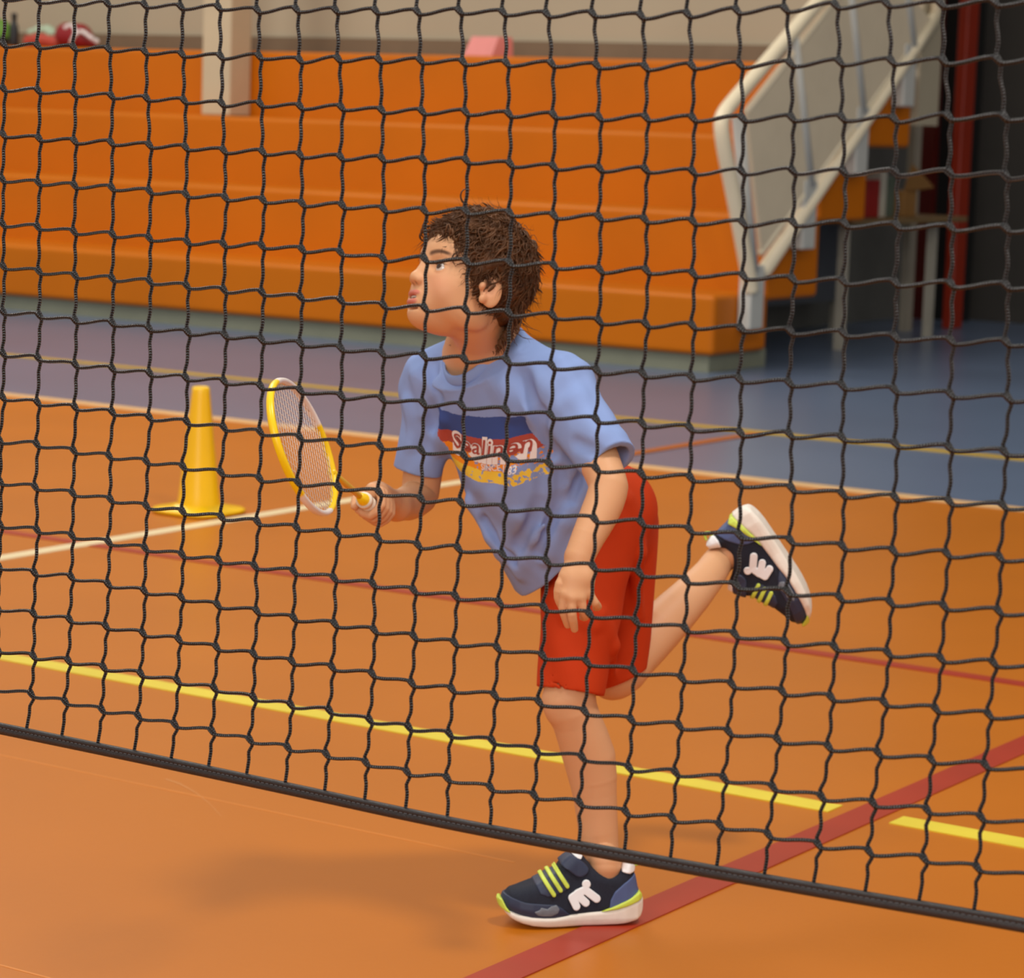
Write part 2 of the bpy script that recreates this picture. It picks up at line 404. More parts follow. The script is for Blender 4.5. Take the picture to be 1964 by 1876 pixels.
v, f = tube_arrays([tp(184, 79, 14.1) + np.array([0, d, 0]) for d in (0, .012)], .018, 16); o = meshobj('end_badge', v, f, wm, None, True); addp(rb, o)
e0 = tp(38, 82); e1 = tp(112, 82); s = Sdf()
s.cone((e0[0] + .05, 14.25, ZB + .04), (e1[0] - .05, 14.25, ZB + .04), .05, .05, .02).ell(((e0[0] + e1[0]) / 2, 14.25, ZB + .06), (.13, .07, .04), None, .03)
s.plane((0, 0, ZB + .002), (0, 0, -1), .01)
cbag = blob('holdall', s, mat('coral_cloth', (190, 78, 62), .6), label='coral red holdall with a pale green top between black bottle and crimson bag', category='bag')
s2 = Sdf(); mm = (e0[0] + e1[0]) / 2
for dx, dz, r in ((-.09, .10, .03), (-.03, .115, .035), (.04, .12, .034), (.09, .095, .03)): s2.ell((mm + dx, 14.24, ZB + dz), (.045, .05, r), None, .02)
blob('pale_top', s2, mat('pale_green_cloth', (176, 196, 170), .7), parent=cbag)
x0 = tp(27, 60)[0]
v, f = lathe([(.030, 0), (.032, .02), (.032, .12), (.026, .15), (.018, .165), (.018, .2), (.021, .203), (.021, .225), (.012, .23)], 20)
meshobj('bottle', [(x + x0, y + 14.2, z + ZB) for x, y, z in v], f, mat('black_plastic', (26, 26, 28), .35), None, True, label='tall black drinking bottle beside the green bag on top tier', category='bottle')
s = Sdf(); x0 = tp(-8, 60)[0]
s.ell((x0, 14.25, ZB + .09), (.09, .07, .1), None, .01).ell((x0 + .03, 14.2, ZB + .05), (.06, .06, .06), None, .02); s.plane((0, 0, ZB + .002), (0, 0, -1), .01)
gb = blob('rucksack', s, mat('lime_cloth', (96, 140, 40), .6), label='lime green rucksack cut off by the picture edge', category='bag')
s = Sdf(); s.ell((x0 + .04, 14.2, ZB + .04), (.062, .07, .042), None, .01); s.plane((0, 0, ZB + .002), (0, 0, -1), .01)
blob('pocket', s, MATS['black_plastic'], parent=gb)
pk = mat('pink_card', (226, 140, 134), .6); a = tp(895, 106, 14.1); b = tp(950, 106, 14.1); t = tp(920, 70, 14.1)
dx = .035; zt = t[2]
vs = [(a[0], 14.06, ZB), (b[0], 14.06, ZB), (b[0] + .05, 14.22, ZB), (a[0] + .05, 14.22, ZB), (a[0] + dx, 14.1, zt), (b[0] + dx * .6, 14.1, zt), (b[0] + .055, 14.2, zt), (a[0] + .06, 14.2, zt)]
meshobj('tissue_box', vs, [(3, 2, 1, 0), (4, 5, 6, 7), (0, 1, 5, 4), (1, 2, 6, 5), (2, 3, 7, 6), (3, 0, 4, 7)], pk, label='small pink box standing on the top bleacher tier', category='box')
# ------------------------------------------------------------------ net
YN = 2.33
ROWY = {0: [-2, 84, 170, 258, 344, 429, 511, 598, 680, 763, 844, 924, 1007, 1086, 1165, 1247, 1319, 1384],
 4: [10, 99, 188, 279, 367, 457, 542, 629, 716, 800, 885, 970, 1052, 1133, 1214, 1293, 1374, 1440],
 8: [19, 113, 204, 297, 389, 478, 569, 659, 749, 839, 926, 1012, 1096, 1185, 1269, 1352, 1434, 1501],
 12: [22, 118, 215, 311, 405, 502, 595, 689, 778, 874, 964, 1053, 1144, 1233, 1322, 1408, 1493, 1567],
 16: [29, 128, 227, 326, 422, 523, 621, 717, 813, 908, 1004, 1100, 1192, 1287, 1381, 1473, 1558, 1630],
 20: [12, 119, 226, 329, 431, 538, 642, 740, 841, 947, 1048, 1146, 1242, 1337, 1433, 1527, 1620, 1694],
 23: [6, 116, 226, 335, 440, 548, 656, 763, 868, 970, 1071, 1172, 1272, 1371, 1469, 1568, 1666, 1746]}
ROWX = {0: [4, 6, 6, 6, 4, 5, 5, 6, 5, 4, 1, 0, 1, -2, -4, -6, -10, -18],
 4: [277, 278, 281, 283, 284, 285, 285, 285, 285, 284, 281, 280, 278, 276, 273, 270, 264, 255],
 8: [566, 572, 574, 577, 579, 577, 577, 576, 575, 574, 571, 568, 563, 562, 559, 557, 551, 545],
 12: [881, 888, 892, 894, 894, 894, 893, 890, 887, 889, 884, 878, 873, 870, 866, 861, 857, 856],
 16: [1228, 1235, 1238, 1238, 1238, 1239, 1237, 1234, 1233, 1232, 1229, 1225, 1219, 1214, 1211, 1206, 1200, 1196],
 20: [1603, 1611, 1616, 1618, 1619, 1618, 1616, 1614, 1614, 1615, 1614, 1609, 1602, 1595, 1588, 1577, 1568, 1558],
 23: [1908, 1914, 1925, 1927, 1930, 1930, 1930, 1931, 1928, 1923, 1918, 1913, 1905, 1898, 1889, 1880, 1874, 1866]}
KC = sorted(ROWY)
A_ = np.array([[onY(ROWX[c][r], ROWY[c][r], YN) for r in range(18)] for c in KC])      # (7, 18, 3) positions in the net's own plane
C0, C1, R0 = -26, 50, -4
def interp_c(vals, c):
    flat = np.array([1, 1, .25])
    if c <= KC[0]: return vals[0] + (vals[1] - vals[0]) / (KC[1] - KC[0]) * (c - KC[0]) * (flat if c < -2 else 1)
    if c >= KC[-1]: return vals[-1] + (vals[-1] - vals[-3]) / (KC[-1] - KC[-3]) * (c - KC[-1]) * (flat if c > 25 else 1)
    i = max(j for j in range(len(KC)) if KC[j] <= c); i = min(i, len(KC) - 2)
    t = (c - KC[i]) / (KC[i + 1] - KC[i]); p1, p2 = vals[i], vals[i + 1]
    m1 = (vals[i + 1] - vals[max(i - 1, 0)]) / (KC[i + 1] - KC[max(i - 1, 0)]) * (KC[i + 1] - KC[i])
    m2 = (vals[min(i + 2, len(KC) - 1)] - vals[i]) / (KC[min(i + 2, len(KC) - 1)] - KC[i]) * (KC[i + 1] - KC[i])
    return (2 * t**3 - 3 * t * t + 1) * p1 + (t**3 - 2 * t * t + t) * m1 + (-2 * t**3 + 3 * t * t) * p2 + (t**3 - t * t) * m2
NODE = {}
for c in range(C0, C1 + 1):
    colv = [interp_c(A_[:, r], c) for r in range(18)]
    for r in range(R0, 18):
        p = colv[r] if r >= 0 else colv[0] + (colv[0] - colv[2]) / 2 * (-r)
        j = RNG.normal(0, .0006, 3) if r < 17 else np.zeros(3)
        NODE[c, r] = p + np.array([j[0], j[1] * 1.2, j[2]])
MEAS = {4: (10, '735,401 813,404 893,406 977,409 1062,414'), 5: (10, '734,496 814,497 894,502 977,505 1062,510'), 6: (10, '735,586 814,591 893,595 975,601 1060,606'), 7: (10, '732,678 812,683 890,689 972,692 1058,702'),
 8: (7, '499,741 575,749 654,760 732,765 811,774 885,778 970,787 1056,797 1143,805'), 9: (7, '498,829 574,839 652,849 728,856 807,864 889,874 969,878 1053,890 1143,899'),
 10: (7, '497,918 571,926 648,934 726,944 807,957 883,964 966,974 1051,983 1140,996'), 11: (7, '493,1001 568,1012 646,1022 724,1032 801,1046 878,1052 963,1064 1048,1077 1137,1087'),
 12: (12, '873,1144 957,1156 1043,1166 1130,1178 1219,1192 1314,1206 1409,1217 1506,1232'), 13: (9, '641,1197 717,1209 793,1221 871,1233 953,1243 1040,1258 1125,1270 1214,1287 1307,1301 1403,1313 1500,1327'),
 14: (8, '559,1269 636,1280 713,1293 789,1311 866,1322 948,1334 1033,1347 1121,1365 1210,1381 1302,1392 1397,1404 1491,1419'), 15: (8, '557,1352 631,1363 708,1381 783,1395 861,1408 943,1421 1028,1439 1116,1453 1206,1473 1295,1482 1388,1493 1482,1510'),
 16: (8, '551,1434 625,1447 701,1463 780,1481 857,1493 940,1511 1024,1526 1111,1540 1200,1558 1289,1570 1380,1583 1473,1601')}
for r, (c_, t_) in MEAS.items():
    for i, xy in enumerate(t_.split()): NODE[c_ + i, r] = onY(*map(float, xy.split(',')), YN)
m = mat('black_braided_twine', (30, 30, 33), .42, spec=.6); nt = m.node_tree; b_ = nt.nodes['Principled BSDF']
uv = nt.nodes.new('ShaderNodeUVMap'); sp = nt.nodes.new('ShaderNodeSeparateXYZ'); nt.links.new(uv.outputs['UV'], sp.inputs[0])
def mth(op, a, b=None):
    n = nt.nodes.new('ShaderNodeMath'); n.operation = op
    for i, x in enumerate((a, b)):
        if x is None: continue
        if isinstance(x, (int, float)): n.inputs[i].default_value = x
        else: nt.links.new(x, n.inputs[i])
    return n.outputs[0]
u6 = mth('MULTIPLY', sp.outputs[0], 2 * math.pi * 2); v6 = mth('MULTIPLY', sp.outputs[1], 2 * math.pi / .0058)
w1 = mth('SINE', mth('ADD', v6, u6)); w2 = mth('SINE', mth('SUBTRACT', v6, u6)); hh = mth('MULTIPLY', w1, w2)
bp = nt.nodes.new('ShaderNodeBump'); bp.inputs['Strength'].default_value = .9; bp.inputs['Distance'].default_value = .0016
nt.links.new(hh, bp.inputs['Height']); nt.links.new(bp.outputs['Normal'], b_.inputs['Normal'])
rr = nt.nodes.new('ShaderNodeValToRGB'); rr.color_ramp.elements[0].color = (.006, .006, .007, 1); rr.color_ramp.elements[1].color = (.11, .11, .118, 1)
rr.color_ramp.elements[0].position = .35; rr.color_ramp.elements[1].position = .95
nt.links.new(hh, rr.inputs['Fac']); nt.links.new(rr.outputs['Color'], b_.inputs['Base Color'])
M_tw = m
M_tape = mat('black_net_tape', (34, 31, 33), .38, .25, 400, .35, 900, spec=.6)
M_top = mat('white_net_tape', (214, 210, 200), .6)
net = empty('sports_net', (-1.5, YN, 0), label='black knotted sports net stretched across the whole foreground', category='net')
def cord(pts, rad):
    v, f = tube_arrays(pts, rad, 8, False); me = bpy.data.meshes.new('cord'); me.from_pydata([tuple(x) for x in v], [], f)
    me.materials.append(M_tw); me.polygons.foreach_set('use_smooth', [True] * len(f))
    L = np.concatenate([[0], np.cumsum([np.linalg.norm(pts[i + 1] - pts[i]) for i in range(len(pts) - 1)])])
    ul = me.uv_layers.new(name='UVMap'); uvs = []
    for i in range(len(pts) - 1):
        for s in range(8): uvs += [s / 8, L[i], (s + 1) / 8, L[i], (s + 1) / 8, L[i + 1], s / 8, L[i + 1]]
    ul.data.foreach_set('uv', np.array(uvs, np.float32))
    o = bpy.data.objects.new('cord', me); link(o); o.parent = net; o.matrix_parent_inverse = Matrix.Translation((1.5, -YN, 0)); return o
dX = np.array([1., 0, 0]); dZ = np.array([0, 0, 1.])
TR = .0020
def knot_rad(n, per, ends=True): return [TR * (1.5 if (i % per) in (0, 1, per - 1) else 1.0) for i in range(n)]
for r in range(R0, 17):
    pts, rad = [], []
    for c in range(C0, C1 + 1):
        k = NODE[c, r]
        for p, q in ((k - dX * .0060 + dZ * .0026, 1.0), (k - dX * .0022 + dZ * .0016, 1.5), (k + dX * .0022 - dZ * .0018, 1.5), (k + dX * .0064 - dZ * .0030, 1.0)): pts.append(p); rad.append(q * TR)
        if c < C1:
            n = NODE[c + 1, r]; a_ = k + dX * .0064 - dZ * .0030; z_ = n - dX * .0060 + dZ * .0026
            for t in (.25, .5, .75):
                w = np.array([0, 1, 0]) * .0006 * math.sin(c * 1.7 + r)
                pts.append(a_ + (z_ - a_) * t + dZ * .0005 * math.sin((t - .5) * 2 * math.pi) + w); rad.append(TR)
    P3 = smoothpath(pts, 2); R3 = np.interp(np.linspace(0, len(rad) - 1, len(P3)), range(len(rad)), rad)
    cord(P3, list(R3))
for c in range(C0, C1 + 1):
    pts, rad = [], []
    for r in range(R0, 17):
        k = NODE[c, r] + np.array([0, .0018, 0])
        for p, q in ((k - dX * .0024 + dZ * .0064, 1.0), (k - dX * .0010 + dZ * .0022, 1.45), (k + dX * .0018 - dZ * .0024, 1.45), (k + dX * .0026 - dZ * .0066, 1.0)): pts.append(p); rad.append(q * TR)
        n = NODE[c, r + 1]; a_ = k + dX * .0026 - dZ * .0066; z_ = n - dX * .0024 + dZ * (.0064 if r < 16 else .003) + np.array([0, .0018, 0])
        bow = .0026 * (1 + max(0, r - 8) * .07)
        for t in (.25, .5, .75): pts.append(a_ + (z_ - a_) * t - dX * bow * math.sin((t - .45) * 2 * math.pi) * -.55 - dX * .0009 * 0); rad.append(TR)
    pts.append(NODE[c, 17] + np.array([0, .001, -.005])); rad.append(TR)
    P3 = smoothpath(pts, 2); R3 = np.interp(np.linspace(0, len(rad) - 1, len(P3)), range(len(rad)), rad)
    cord(P3, list(R3))
# bottom hem tape: folded band with a stitched ridge
tp_ = smoothpath([NODE[c, 17] for c in range(C0, C1 + 1)], 4)
sec = [(-.0022, .0006), (-.0036, -.001), (-.0034, -.0036), (-.0028, -.0044), (-.0036, -.0054), (-.0040, -.0085), (-.0034, -.0115), (-.0016, -.0128), (.0016, -.0128), (.0034, -.011), (.0036, -.004), (.0022, .0006)]
vs, fs = [], []; ns = len(sec)
for p in tp_: vs += [p + np.array([0, y, z]) for y, z in sec]
for i in range(len(tp_) - 1):
    for s in range(ns): a_, b2 = i * ns + s, i * ns + (s + 1) % ns; fs.append((a_, b2, b2 + ns, a_ + ns))
ht = meshobj('hem_tape', vs, fs, M_tape, None, True); addp(net, ht)
vs, fs = [], []
tl = np.concatenate([[0], np.cumsum([np.linalg.norm(tp_[i + 1] - tp_[i]) for i in range(len(tp_) - 1)])]); tpa = np.array(tp_)
for s in np.arange(.01, tl[-1] - .01, .0062):
    g0 = np.array([np.interp(s, tl, tpa[:, i]) for i in range(3)]); g1 = np.array([np.interp(s + .0040, tl, tpa[:, i]) for i in range(3)])
    b0 = len(vs); n_ = np.array([0, -.0037, -.0042])
    for g in (g0, g1): vs += [g + n_ + np.array([0, 0, .0005]), g + n_ + np.array([0, -.0007, 0]), g + n_ + np.array([0, 0, -.0005])]
    fs += [(b0, b0 + 1, b0 + 4, b0 + 3), (b0 + 1, b0 + 2, b0 + 5, b0 + 4)]
o = meshobj('stitching', vs, fs, mat('grey_thread', (78, 76, 80), .4), None, kind='stuff'); addp(ht, o)
top = [NODE[c, R0] + dZ * .012 for c in range(C0, C1 + 1)]
vs, fs = [], []
for p in top: vs += [p + np.array([y, 0, z])[[1, 0, 2]] for y, z in ((-.004, -.03), (-.004, .03), (.004, .03), (.004, -.03))]
for i in range(len(top) - 1):
    for s in range(4): a_, b2 = i * 4 + s, i * 4 + (s + 1) % 4; fs.append((a_, b2, b2 + 4, a_ + 4))
o = meshobj('top_tape', vs, fs, M_top); addp(net, o)

for c in (C0, C1):
    x = NODE[c, 5][0] + (-.03 if c == C0 else .03); zt = NODE[c, R0][2] + .05
    tube('net_post', [(x, YN, .0), (x, YN, .02), (x, YN, zt)], [.019, .019, .019], mat('black_post_enamel', (30, 30, 32), .4), net, 16)
    tube('post_foot', [(x, YN - .35, .022), (x, YN + .35, .022)], .018, MATS['black_post_enamel'], net, 12)
# ------------------------------------------------------------------ the boy: body
HC = P(903, 552, 4.22); HS = 1.03
th, ph = math.radians(60), math.radians(22)
f0 = np.array([-math.sin(th), 0, math.cos(th)]); up0 = np.array([0, 1., 0])
Fc = math.cos(ph) * f0 + math.sin(ph) * up0; Uc = -math.sin(ph) * f0 + math.cos(ph) * up0; Lc = np.array([math.cos(th), 0, math.sin(th)])
HF, HL, HU = RC @ Fc, RC @ Lc, RC @ Uc; HB = np.array([HF, HL, HU])
def Hm(f, l, u): return HC + HS * (f * HF + l * HL + u * HU)
def hl(p): return (p - HC) @ HB.T / HS                          # world -> head coordinates
body = Sdf()
def he(c, r, k, op='u', B=None): body.ell(Hm(*c), np.array(r) * HS, HB if B is None else B @ HB, k * HS, op)
def rot(ax, deg):
    a = math.radians(deg); c, s = math.cos(a), math.sin(a)
    return {'l': np.array([[c, 0, s], [0, 1, 0], [-s, 0, c]]), 'f': np.array([[1, 0, 0], [0, c, s], [0, -s, c]]), 'u': np.array([[c, s, 0], [-s, c, 0], [0, 0, 1]])}[ax]
he((-.002, 0, .036), (.083, .071, .073), .01)
he((.030, 0, -.016), (.053, .055, .072), .03)
he((.060, 0, -.074), (.019, .022, .015), .022)
for s in (-1, 1):
    he((.046, s * .034, -.030), (.026, .021, .027), .02)
    he((.010, s * .044, -.052), (.030, .014, .020), .02)
he((.066, 0, .026), (.016, .044, .014), .02)
he((.062, 0, -.050), (.023, .028, .024), .016)
for s in (-1, 1): he((.087, s * .031, -.001), (.013, .017, .0090), .010, 's')
body.cone(Hm(.078, 0, .010), Hm(.0885, 0, -.0200), .0062 * HS, .0082 * HS, .012)
he((.0905, 0, -.0240), (.0086, .0088, .0076), .006)
for s in (-1, 1): he((.0865, s * .0092, -.0265), (.0075, .0052, .0058), .005)
for s in (-1, 1): he((.0915, s * .0050, -.0335), (.0036, .0026, .0030), .002, 's')
he((.0830, 0, -.0465), (.0062, .0165, .0038), .004)
for s in (-1, 1): he((.0846, s * .0045, -.0458), (.0048, .0062, .0034), .003)
he((.0812, 0, -.0592), (.0068, .0140, .0044), .004)
he((.0875, 0, -.0528), (.0110, .0118, .0028), .0015, 's')
he((.074, 0, -.0675), (.012, .014, .003), .006, 's')
EYE = [(.0665, s * .0305, -.0015) for s in (-1, 1)]
for e in EYE: he(e, (.0131, .0131, .0131), .003)
for s, e in zip((-1, 1), EYE): he((.0805, s * .0312, -.0018), (.0140, .0128, .0066), .0008, 's', rot('f', -s * 6))
for s in (-1, 1):
    eb = rot('l', -14) @ np.eye(3); eb = eb @ rot('u', -s * 22)
    he((.003, s * .0725, -.010), (.0165, .0055, .0270), .006, 'u', eb)
    he((.009, s * .0785, -.007), (.0100, .0058, .0165), .002, 's', eb)
    he((.012, s * .0740, -.028), (.006, .0045, .007), .004)
    he((.018, s * .071, -.010), (.005, .005, .006), .004)
NB = P(938, 668, 4.315)
body.cone(Hm(-.022, 0, -.040), NB, .041, .045, .022)
CH, PV = P(975, 800, 4.36), P(1150, 985, 4.48)
SL, SR = P(1070, 748, 4.265), P(838, 735, 4.40)
body.cone(NB, CH, .050, .075, .03).cone(CH, PV, .074, .060, .03).cone(SL, SR, .038, .038, .03).cone(NB, SL, .035, .036, .03).cone(NB, SR, .035, .036, .03)
SPU = unit(V3(-.185, .286, .17)); LAT = V3(.22, -.017, .16); LAT = unit(LAT - SPU * (LAT @ SPU)); CHN = np.cross(LAT, SPU)
TB = np.array([LAT, SPU, CHN])
body.ell(P(905, 700, 4.30) - CHN * .035, (.06, .05, .045), TB, .03)
# left arm and hand
body.chain([(SL, .040), (P(1128, 840, 4.215), .034), (P(1163, 918, 4.17), .0300), (P(1165, 945, 4.16), .0300), (P(1150, 985, 4.148), .0292), (P(1128, 1030, 4.13), .0252), (P(1112, 1066, 4.12), .0228)], .02)
wl = P(1110, 1072, 4.12)
kn = {'i': P(1084, 1138, 4.098), 'm': P(1098, 1146, 4.094), 'r': P(1113, 1146, 4.098), 'p': P(1128, 1136, 4.106)}
for a in kn.values(): body.cone(wl, a, .0150, .0088, .010)
body.cone(P(1097, 1108, 4.108), P(1120, 1108, 4.108), .0165, .0155, .012)
FR = [.0072, .0070, .0064, .0055]
def finger(pts, k=.0035, s=1.0): body.chain([(p, r * s) for p, r in zip(pts, FR)], k)
finger([kn['i'], P(1080, 1166, 4.100), P(1085, 1186, 4.108), P(1089, 1199, 4.116)])
finger([kn['m'], P(1097, 1178, 4.094), P(1100, 1195, 4.102), P(1102, 1207, 4.110)])
finger([kn['r'], P(1118, 1170, 4.100), P(1122, 1183, 4.118), P(1118, 1184, 4.130)])
finger([kn['p'], P(1141, 1156, 4.108), P(1147, 1164, 4.124), P(1142, 1166, 4.134)], s=.92)
finger([P(1092, 1090, 4.112), P(1074, 1120, 4.102), P(1071, 1146, 4.106), P(1078, 1164, 4.112)], .008, 1.08)
# racket axis, then right arm and the hand closed round the handle
RKC = P(581, 858, 3.97); RKB = P(637, 906, 4.079); RAX = unit(RKC - RKB)          # from hand to racket tip
RSD = unit(P(581 - 49, 858 - 107, 3.97 - .045) - RKC); RSD = unit(RSD - RAX * (RSD @ RAX)); RNM = np.cross(RAX, RSD)
COLR = P(699, 960, 4.202)
FI = COLR - RAX * .046                                             # middle of the fist on the handle axis
wr = P(760, 970, 4.325)
body.chain([(SR, .039), (P(818, 850, 4.42), .034), (P(808, 930, 4.435), .0310), (P(803, 952, 4.43), .0300), (P(782, 965, 4.38), .0280), (wr, .0225)], .02)
wv = wr - FI; wv = unit(wv - RAX * (wv @ RAX)); bn = np.cross(RAX, wv)
if (RC.T @ bn)[1] > 0: bn = -bn                                  # bn points downwards in the picture
def ring(al, ang, rho): a = math.radians(ang); return FI + RAX * al + rho * (wv * math.cos(a) + bn * math.sin(a))
body.cone(wr, FI + wv * .026, .0215, .0180, .014)
body.cone(FI + wv * .024 + RAX * .022, FI + wv * .026 - RAX * .020, .0125, .0135, .012)
for al, sc in ((.027, 1.0), (.0115, 1.05), (-.004, 1.0), (-.018, .88)):
    finger([ring(al, 32, .027), ring(al, 88, .0215), ring(al, 160, .0190), ring(al, 232, .0185)], .003, sc)
    body.cone(ring(al, 232, .0185), ring(al, 262, .0185), .0054 * sc, .005 * sc, .002)
finger([ring(-.004, -15, .030), ring(.016, -42, .0250), ring(.030, -80, .0215), ring(.038, -118, .0195)], .008, 1.12)
# legs; the shoes' own frames come first so the feet sit inside them
def frame_matrix(origin, s, hgt):
    s = unit(s); hgt = unit(hgt - s * (hgt @ s)); w = np.cross(hgt, s); m = np.eye(4); m[:3, 0] = s; m[:3, 1] = w; m[:3, 2] = hgt; m[:3, 3] = origin
    return Matrix(m.tolist())
g1, g2 = onZ(1200.7, 1777.0, .003), onZ(1062, 1778.5, .003); ds = unit(g2 - g1); aw = np.cross(ds, [0, 0, 1.])
if aw[1] < 0: aw = -aw
og = onZ(1239.5, 1777, .003) + aw * .030; og[2] = .0045
s2, h2 = unit(V3(.53, -.82, -.10)), V3(-.80, -.50, -.20); h2 = unit(h2 - s2 * (h2 @ s2)); o2 = P(1413, 974, 4.775) - h2 * .03
FRL = frame_matrix(og, ds, np.array([0, 0, 1.])); FRR = frame_matrix(o2, s2, h2)
def inshoe(M, s, h): return np.array(M @ Vector((s, 0, h)))
body.chain([(P(1140, 1000, 4.45), .055), (P(1100, 1270, 4.415), .041), (P(1092, 1338, 4.412), .0425), (P(1106, 1382, 4.420), .0395), (P(1130, 1452, 4.440), .0425), (P(1141, 1525, 4.450), .0355), (P(1147, 1590, 4.458), .0325), (P(1154, 1645, 4.462), .0285), (inshoe(FRL, .064, .100), .0262), (inshoe(FRL, .064, .080), .0238), (inshoe(FRL, .062, .055), .022), (inshoe(FRL, .085, .045), .022), (inshoe(FRL, .15, .034), .016)], .03)
body.ell(P(1070, 1352, 4.402), (.019, .019, .022), None, .02)
KR = P(1182, 1292, 4.58)
body.chain([(P(1180, 1000, 4.54), .055), (P(1178, 1240, 4.575), .043), (KR, .0425), (P(1215, 1262, 4.600), .0395), (P(1262, 1208, 4.635), .0410), (P(1325, 1143, 4.690), .0345), (P(1362, 1100, 4.75), .0290), (inshoe(FRR, .064, .108), .0268), (inshoe(FRR, .064, .080), .0238), (inshoe(FRR, .062, .055), .022), (inshoe(FRR, .085, .045), .022), (inshoe(FRR, .15, .034), .016)], .03)
body.ell(P(1166, 1310, 4.572), (.022, .022, .022), None, .02)
v, q = body.mesh(.0015, 20)
v = smooth_mesh(v, q, 1, .4)
SKIN = np.array(lin((214, 160, 118))[:3]); col = np.tile(np.append(SKIN, 1), (len(v), 1))
hp = hl(v); near = np.linalg.norm(hp, axis=1) < .16
def tint(mask, c, w=1.0): w = np.clip(mask, 0, 1)[:, None] * w; col[:, :3] = col[:, :3] * (1 - w) + np.array(lin(c)[:3]) * w
def gel(c, r, soft=.25): return near * np.clip((1 + soft - np.sqrt((((hp - np.array(c)) / np.array(r)) ** 2).sum(1))) / (2 * soft), 0, 1)
for s in (-1, 1): tint(gel((.07, s * .036, -.028), (.03, .020, .018), .6), (214, 140, 108), .45)
tint(gel((.088, 0, -.0463), (.012, .0185, .0050), .12), (196, 110, 98), .9)
tint(gel((.088, 0, -.0592), (.012, .0165, .0055), .15), (198, 112, 100), .9)
tint(gel((.082, 0, -.0528), (.0100, .0112, .0024), .2), (92, 40, 36), .95)
for s in (-1, 1):
    for t in np.linspace(0, 1, 9): tint(gel((.078, s * (.014 + .029 * t), .0165 + .0035 * math.sin(t * 2.4)), (.025, .0040, .0034 - .0012 * t), .5), (84, 54, 36), .8)
    tint(gel((.080, s * .0312, -.0018), (.02, .0148, .0092), .12) * (hp[:, 2] > .002) * (hp[:, 2] < .0075), (60, 38, 28), .8)
    tint(gel((.009, s * .079, -.009), (.012, .012, .018), .5), (206, 132, 100), .5)
    tint(gel((.0915, s * .0050, -.0345), (.005, .0034, .0036), .2), (110, 56, 44), .8)
M_skin = attr_mat('skin', 'tint', .52, .12, .05, 900, .35)
boy = npmesh('person', v, q, M_skin, None, label='child in a blue printed T-shirt and red shorts lunging on one leg with a racket', category='person')
setcol(boy, 'tint', col)
def bchild(o): o.parent = boy; return o
# eyes
M_eye = attr_mat('eye', 'tint', .08, spec=.6)
GZ = unit(HF * .92 + HU * .10 + HL * .22)
for e in EYE:
    c = Hm(*e); n1, n2 = 28, 40; vs, fs, cs = [], [], []
    ref = unit(np.cross(GZ, HU)); rf2 = np.cross(ref, GZ)
    for i in range(n1 + 1):
        a = math.pi * i / n1
        for j in range(n2):
            b = 2 * math.pi * j / n2; vs.append(c + .0119 * HS * (GZ * math.cos(a) * (1.03 if a < .5 else 1) + (ref * math.cos(b) + rf2 * math.sin(b)) * math.sin(a)))
            cs.append((*lin((12, 9, 8))[:3], 1) if a < .20 else ((*lin((66, 40, 24))[:3], 1) if a < .56 else (*lin((208, 200, 194))[:3], 1)))
    for i in range(n1):
        for j in range(n2): k = i * n2 + j; k2 = i * n2 + (j + 1) % n2; fs.append((k, k + n2, k2 + n2, k2))
    o = bchild(meshobj('eye', vs, fs, M_eye, None, True)); setcol(o, 'tint', np.array(cs))
te = bchild(meshobj('teeth', *tube_arrays([Hm(.0795 + .0025 * math.cos(t), .0105 * math.sin(t), -.0505) for t in np.linspace(-1.2, 1.2, 9)], .0022, 8), mat('tooth', (230, 222, 208), .3), None, True))

# ------------------------------------------------------------------ hair
M_hair = mat('brown_hair', (86, 54, 30), .5, .4, 45, spec=.25); nt = M_hair.node_tree
cap = Sdf()
cap.ell(Hm(-.006, 0, .040), np.array((.080, .0780, .076)) * HS, HB, .01)
cap.ell(Hm(-.042, 0, -.008), np.array((.033, .052, .042)) * HS, HB, .03)
for s in (-1, 1): cap.ell(Hm(.008, s * .064, .026), np.array((.026, .013, .028)) * HS, HB, .02)
cap.ell(Hm(.044, 0, .066), np.array((.030, .050, .018)) * HS, HB, .02)
cap.ell(Hm(.104, 0, .012), np.array((.058, .075, .046)) * HS, HB, .006, 's')           # forehead free
cap.ell(Hm(.072, 0, -.060), np.array((.078, .12, .070)) * HS, HB, .008, 's')           # face and jaw free
for s in (-1, 1): cap.ell(Hm(.006, s * .082, -.012), np.array((.022, .018, .031)) * HS, HB, .005, 's')   # ears free
nzp = RNG.normal(0, 1, (24, 3)); nzp /= np.linalg.norm(nzp, axis=1)[:, None]; nzf = RNG.uniform(60, 190, 24); nzo = RNG.uniform(0, 6.28, 24)
cap.add(lambda p: sum(np.sin((hl(p) @ nzp[i]) * nzf[i] + nzo[i]) for i in range(24)) * .00055, HC, .3, 0, 'd')
v, q = cap.mesh(.0025); v = smooth_mesh(v, q, 1)
hair = bchild(npmesh('hair', v, q, M_hair))
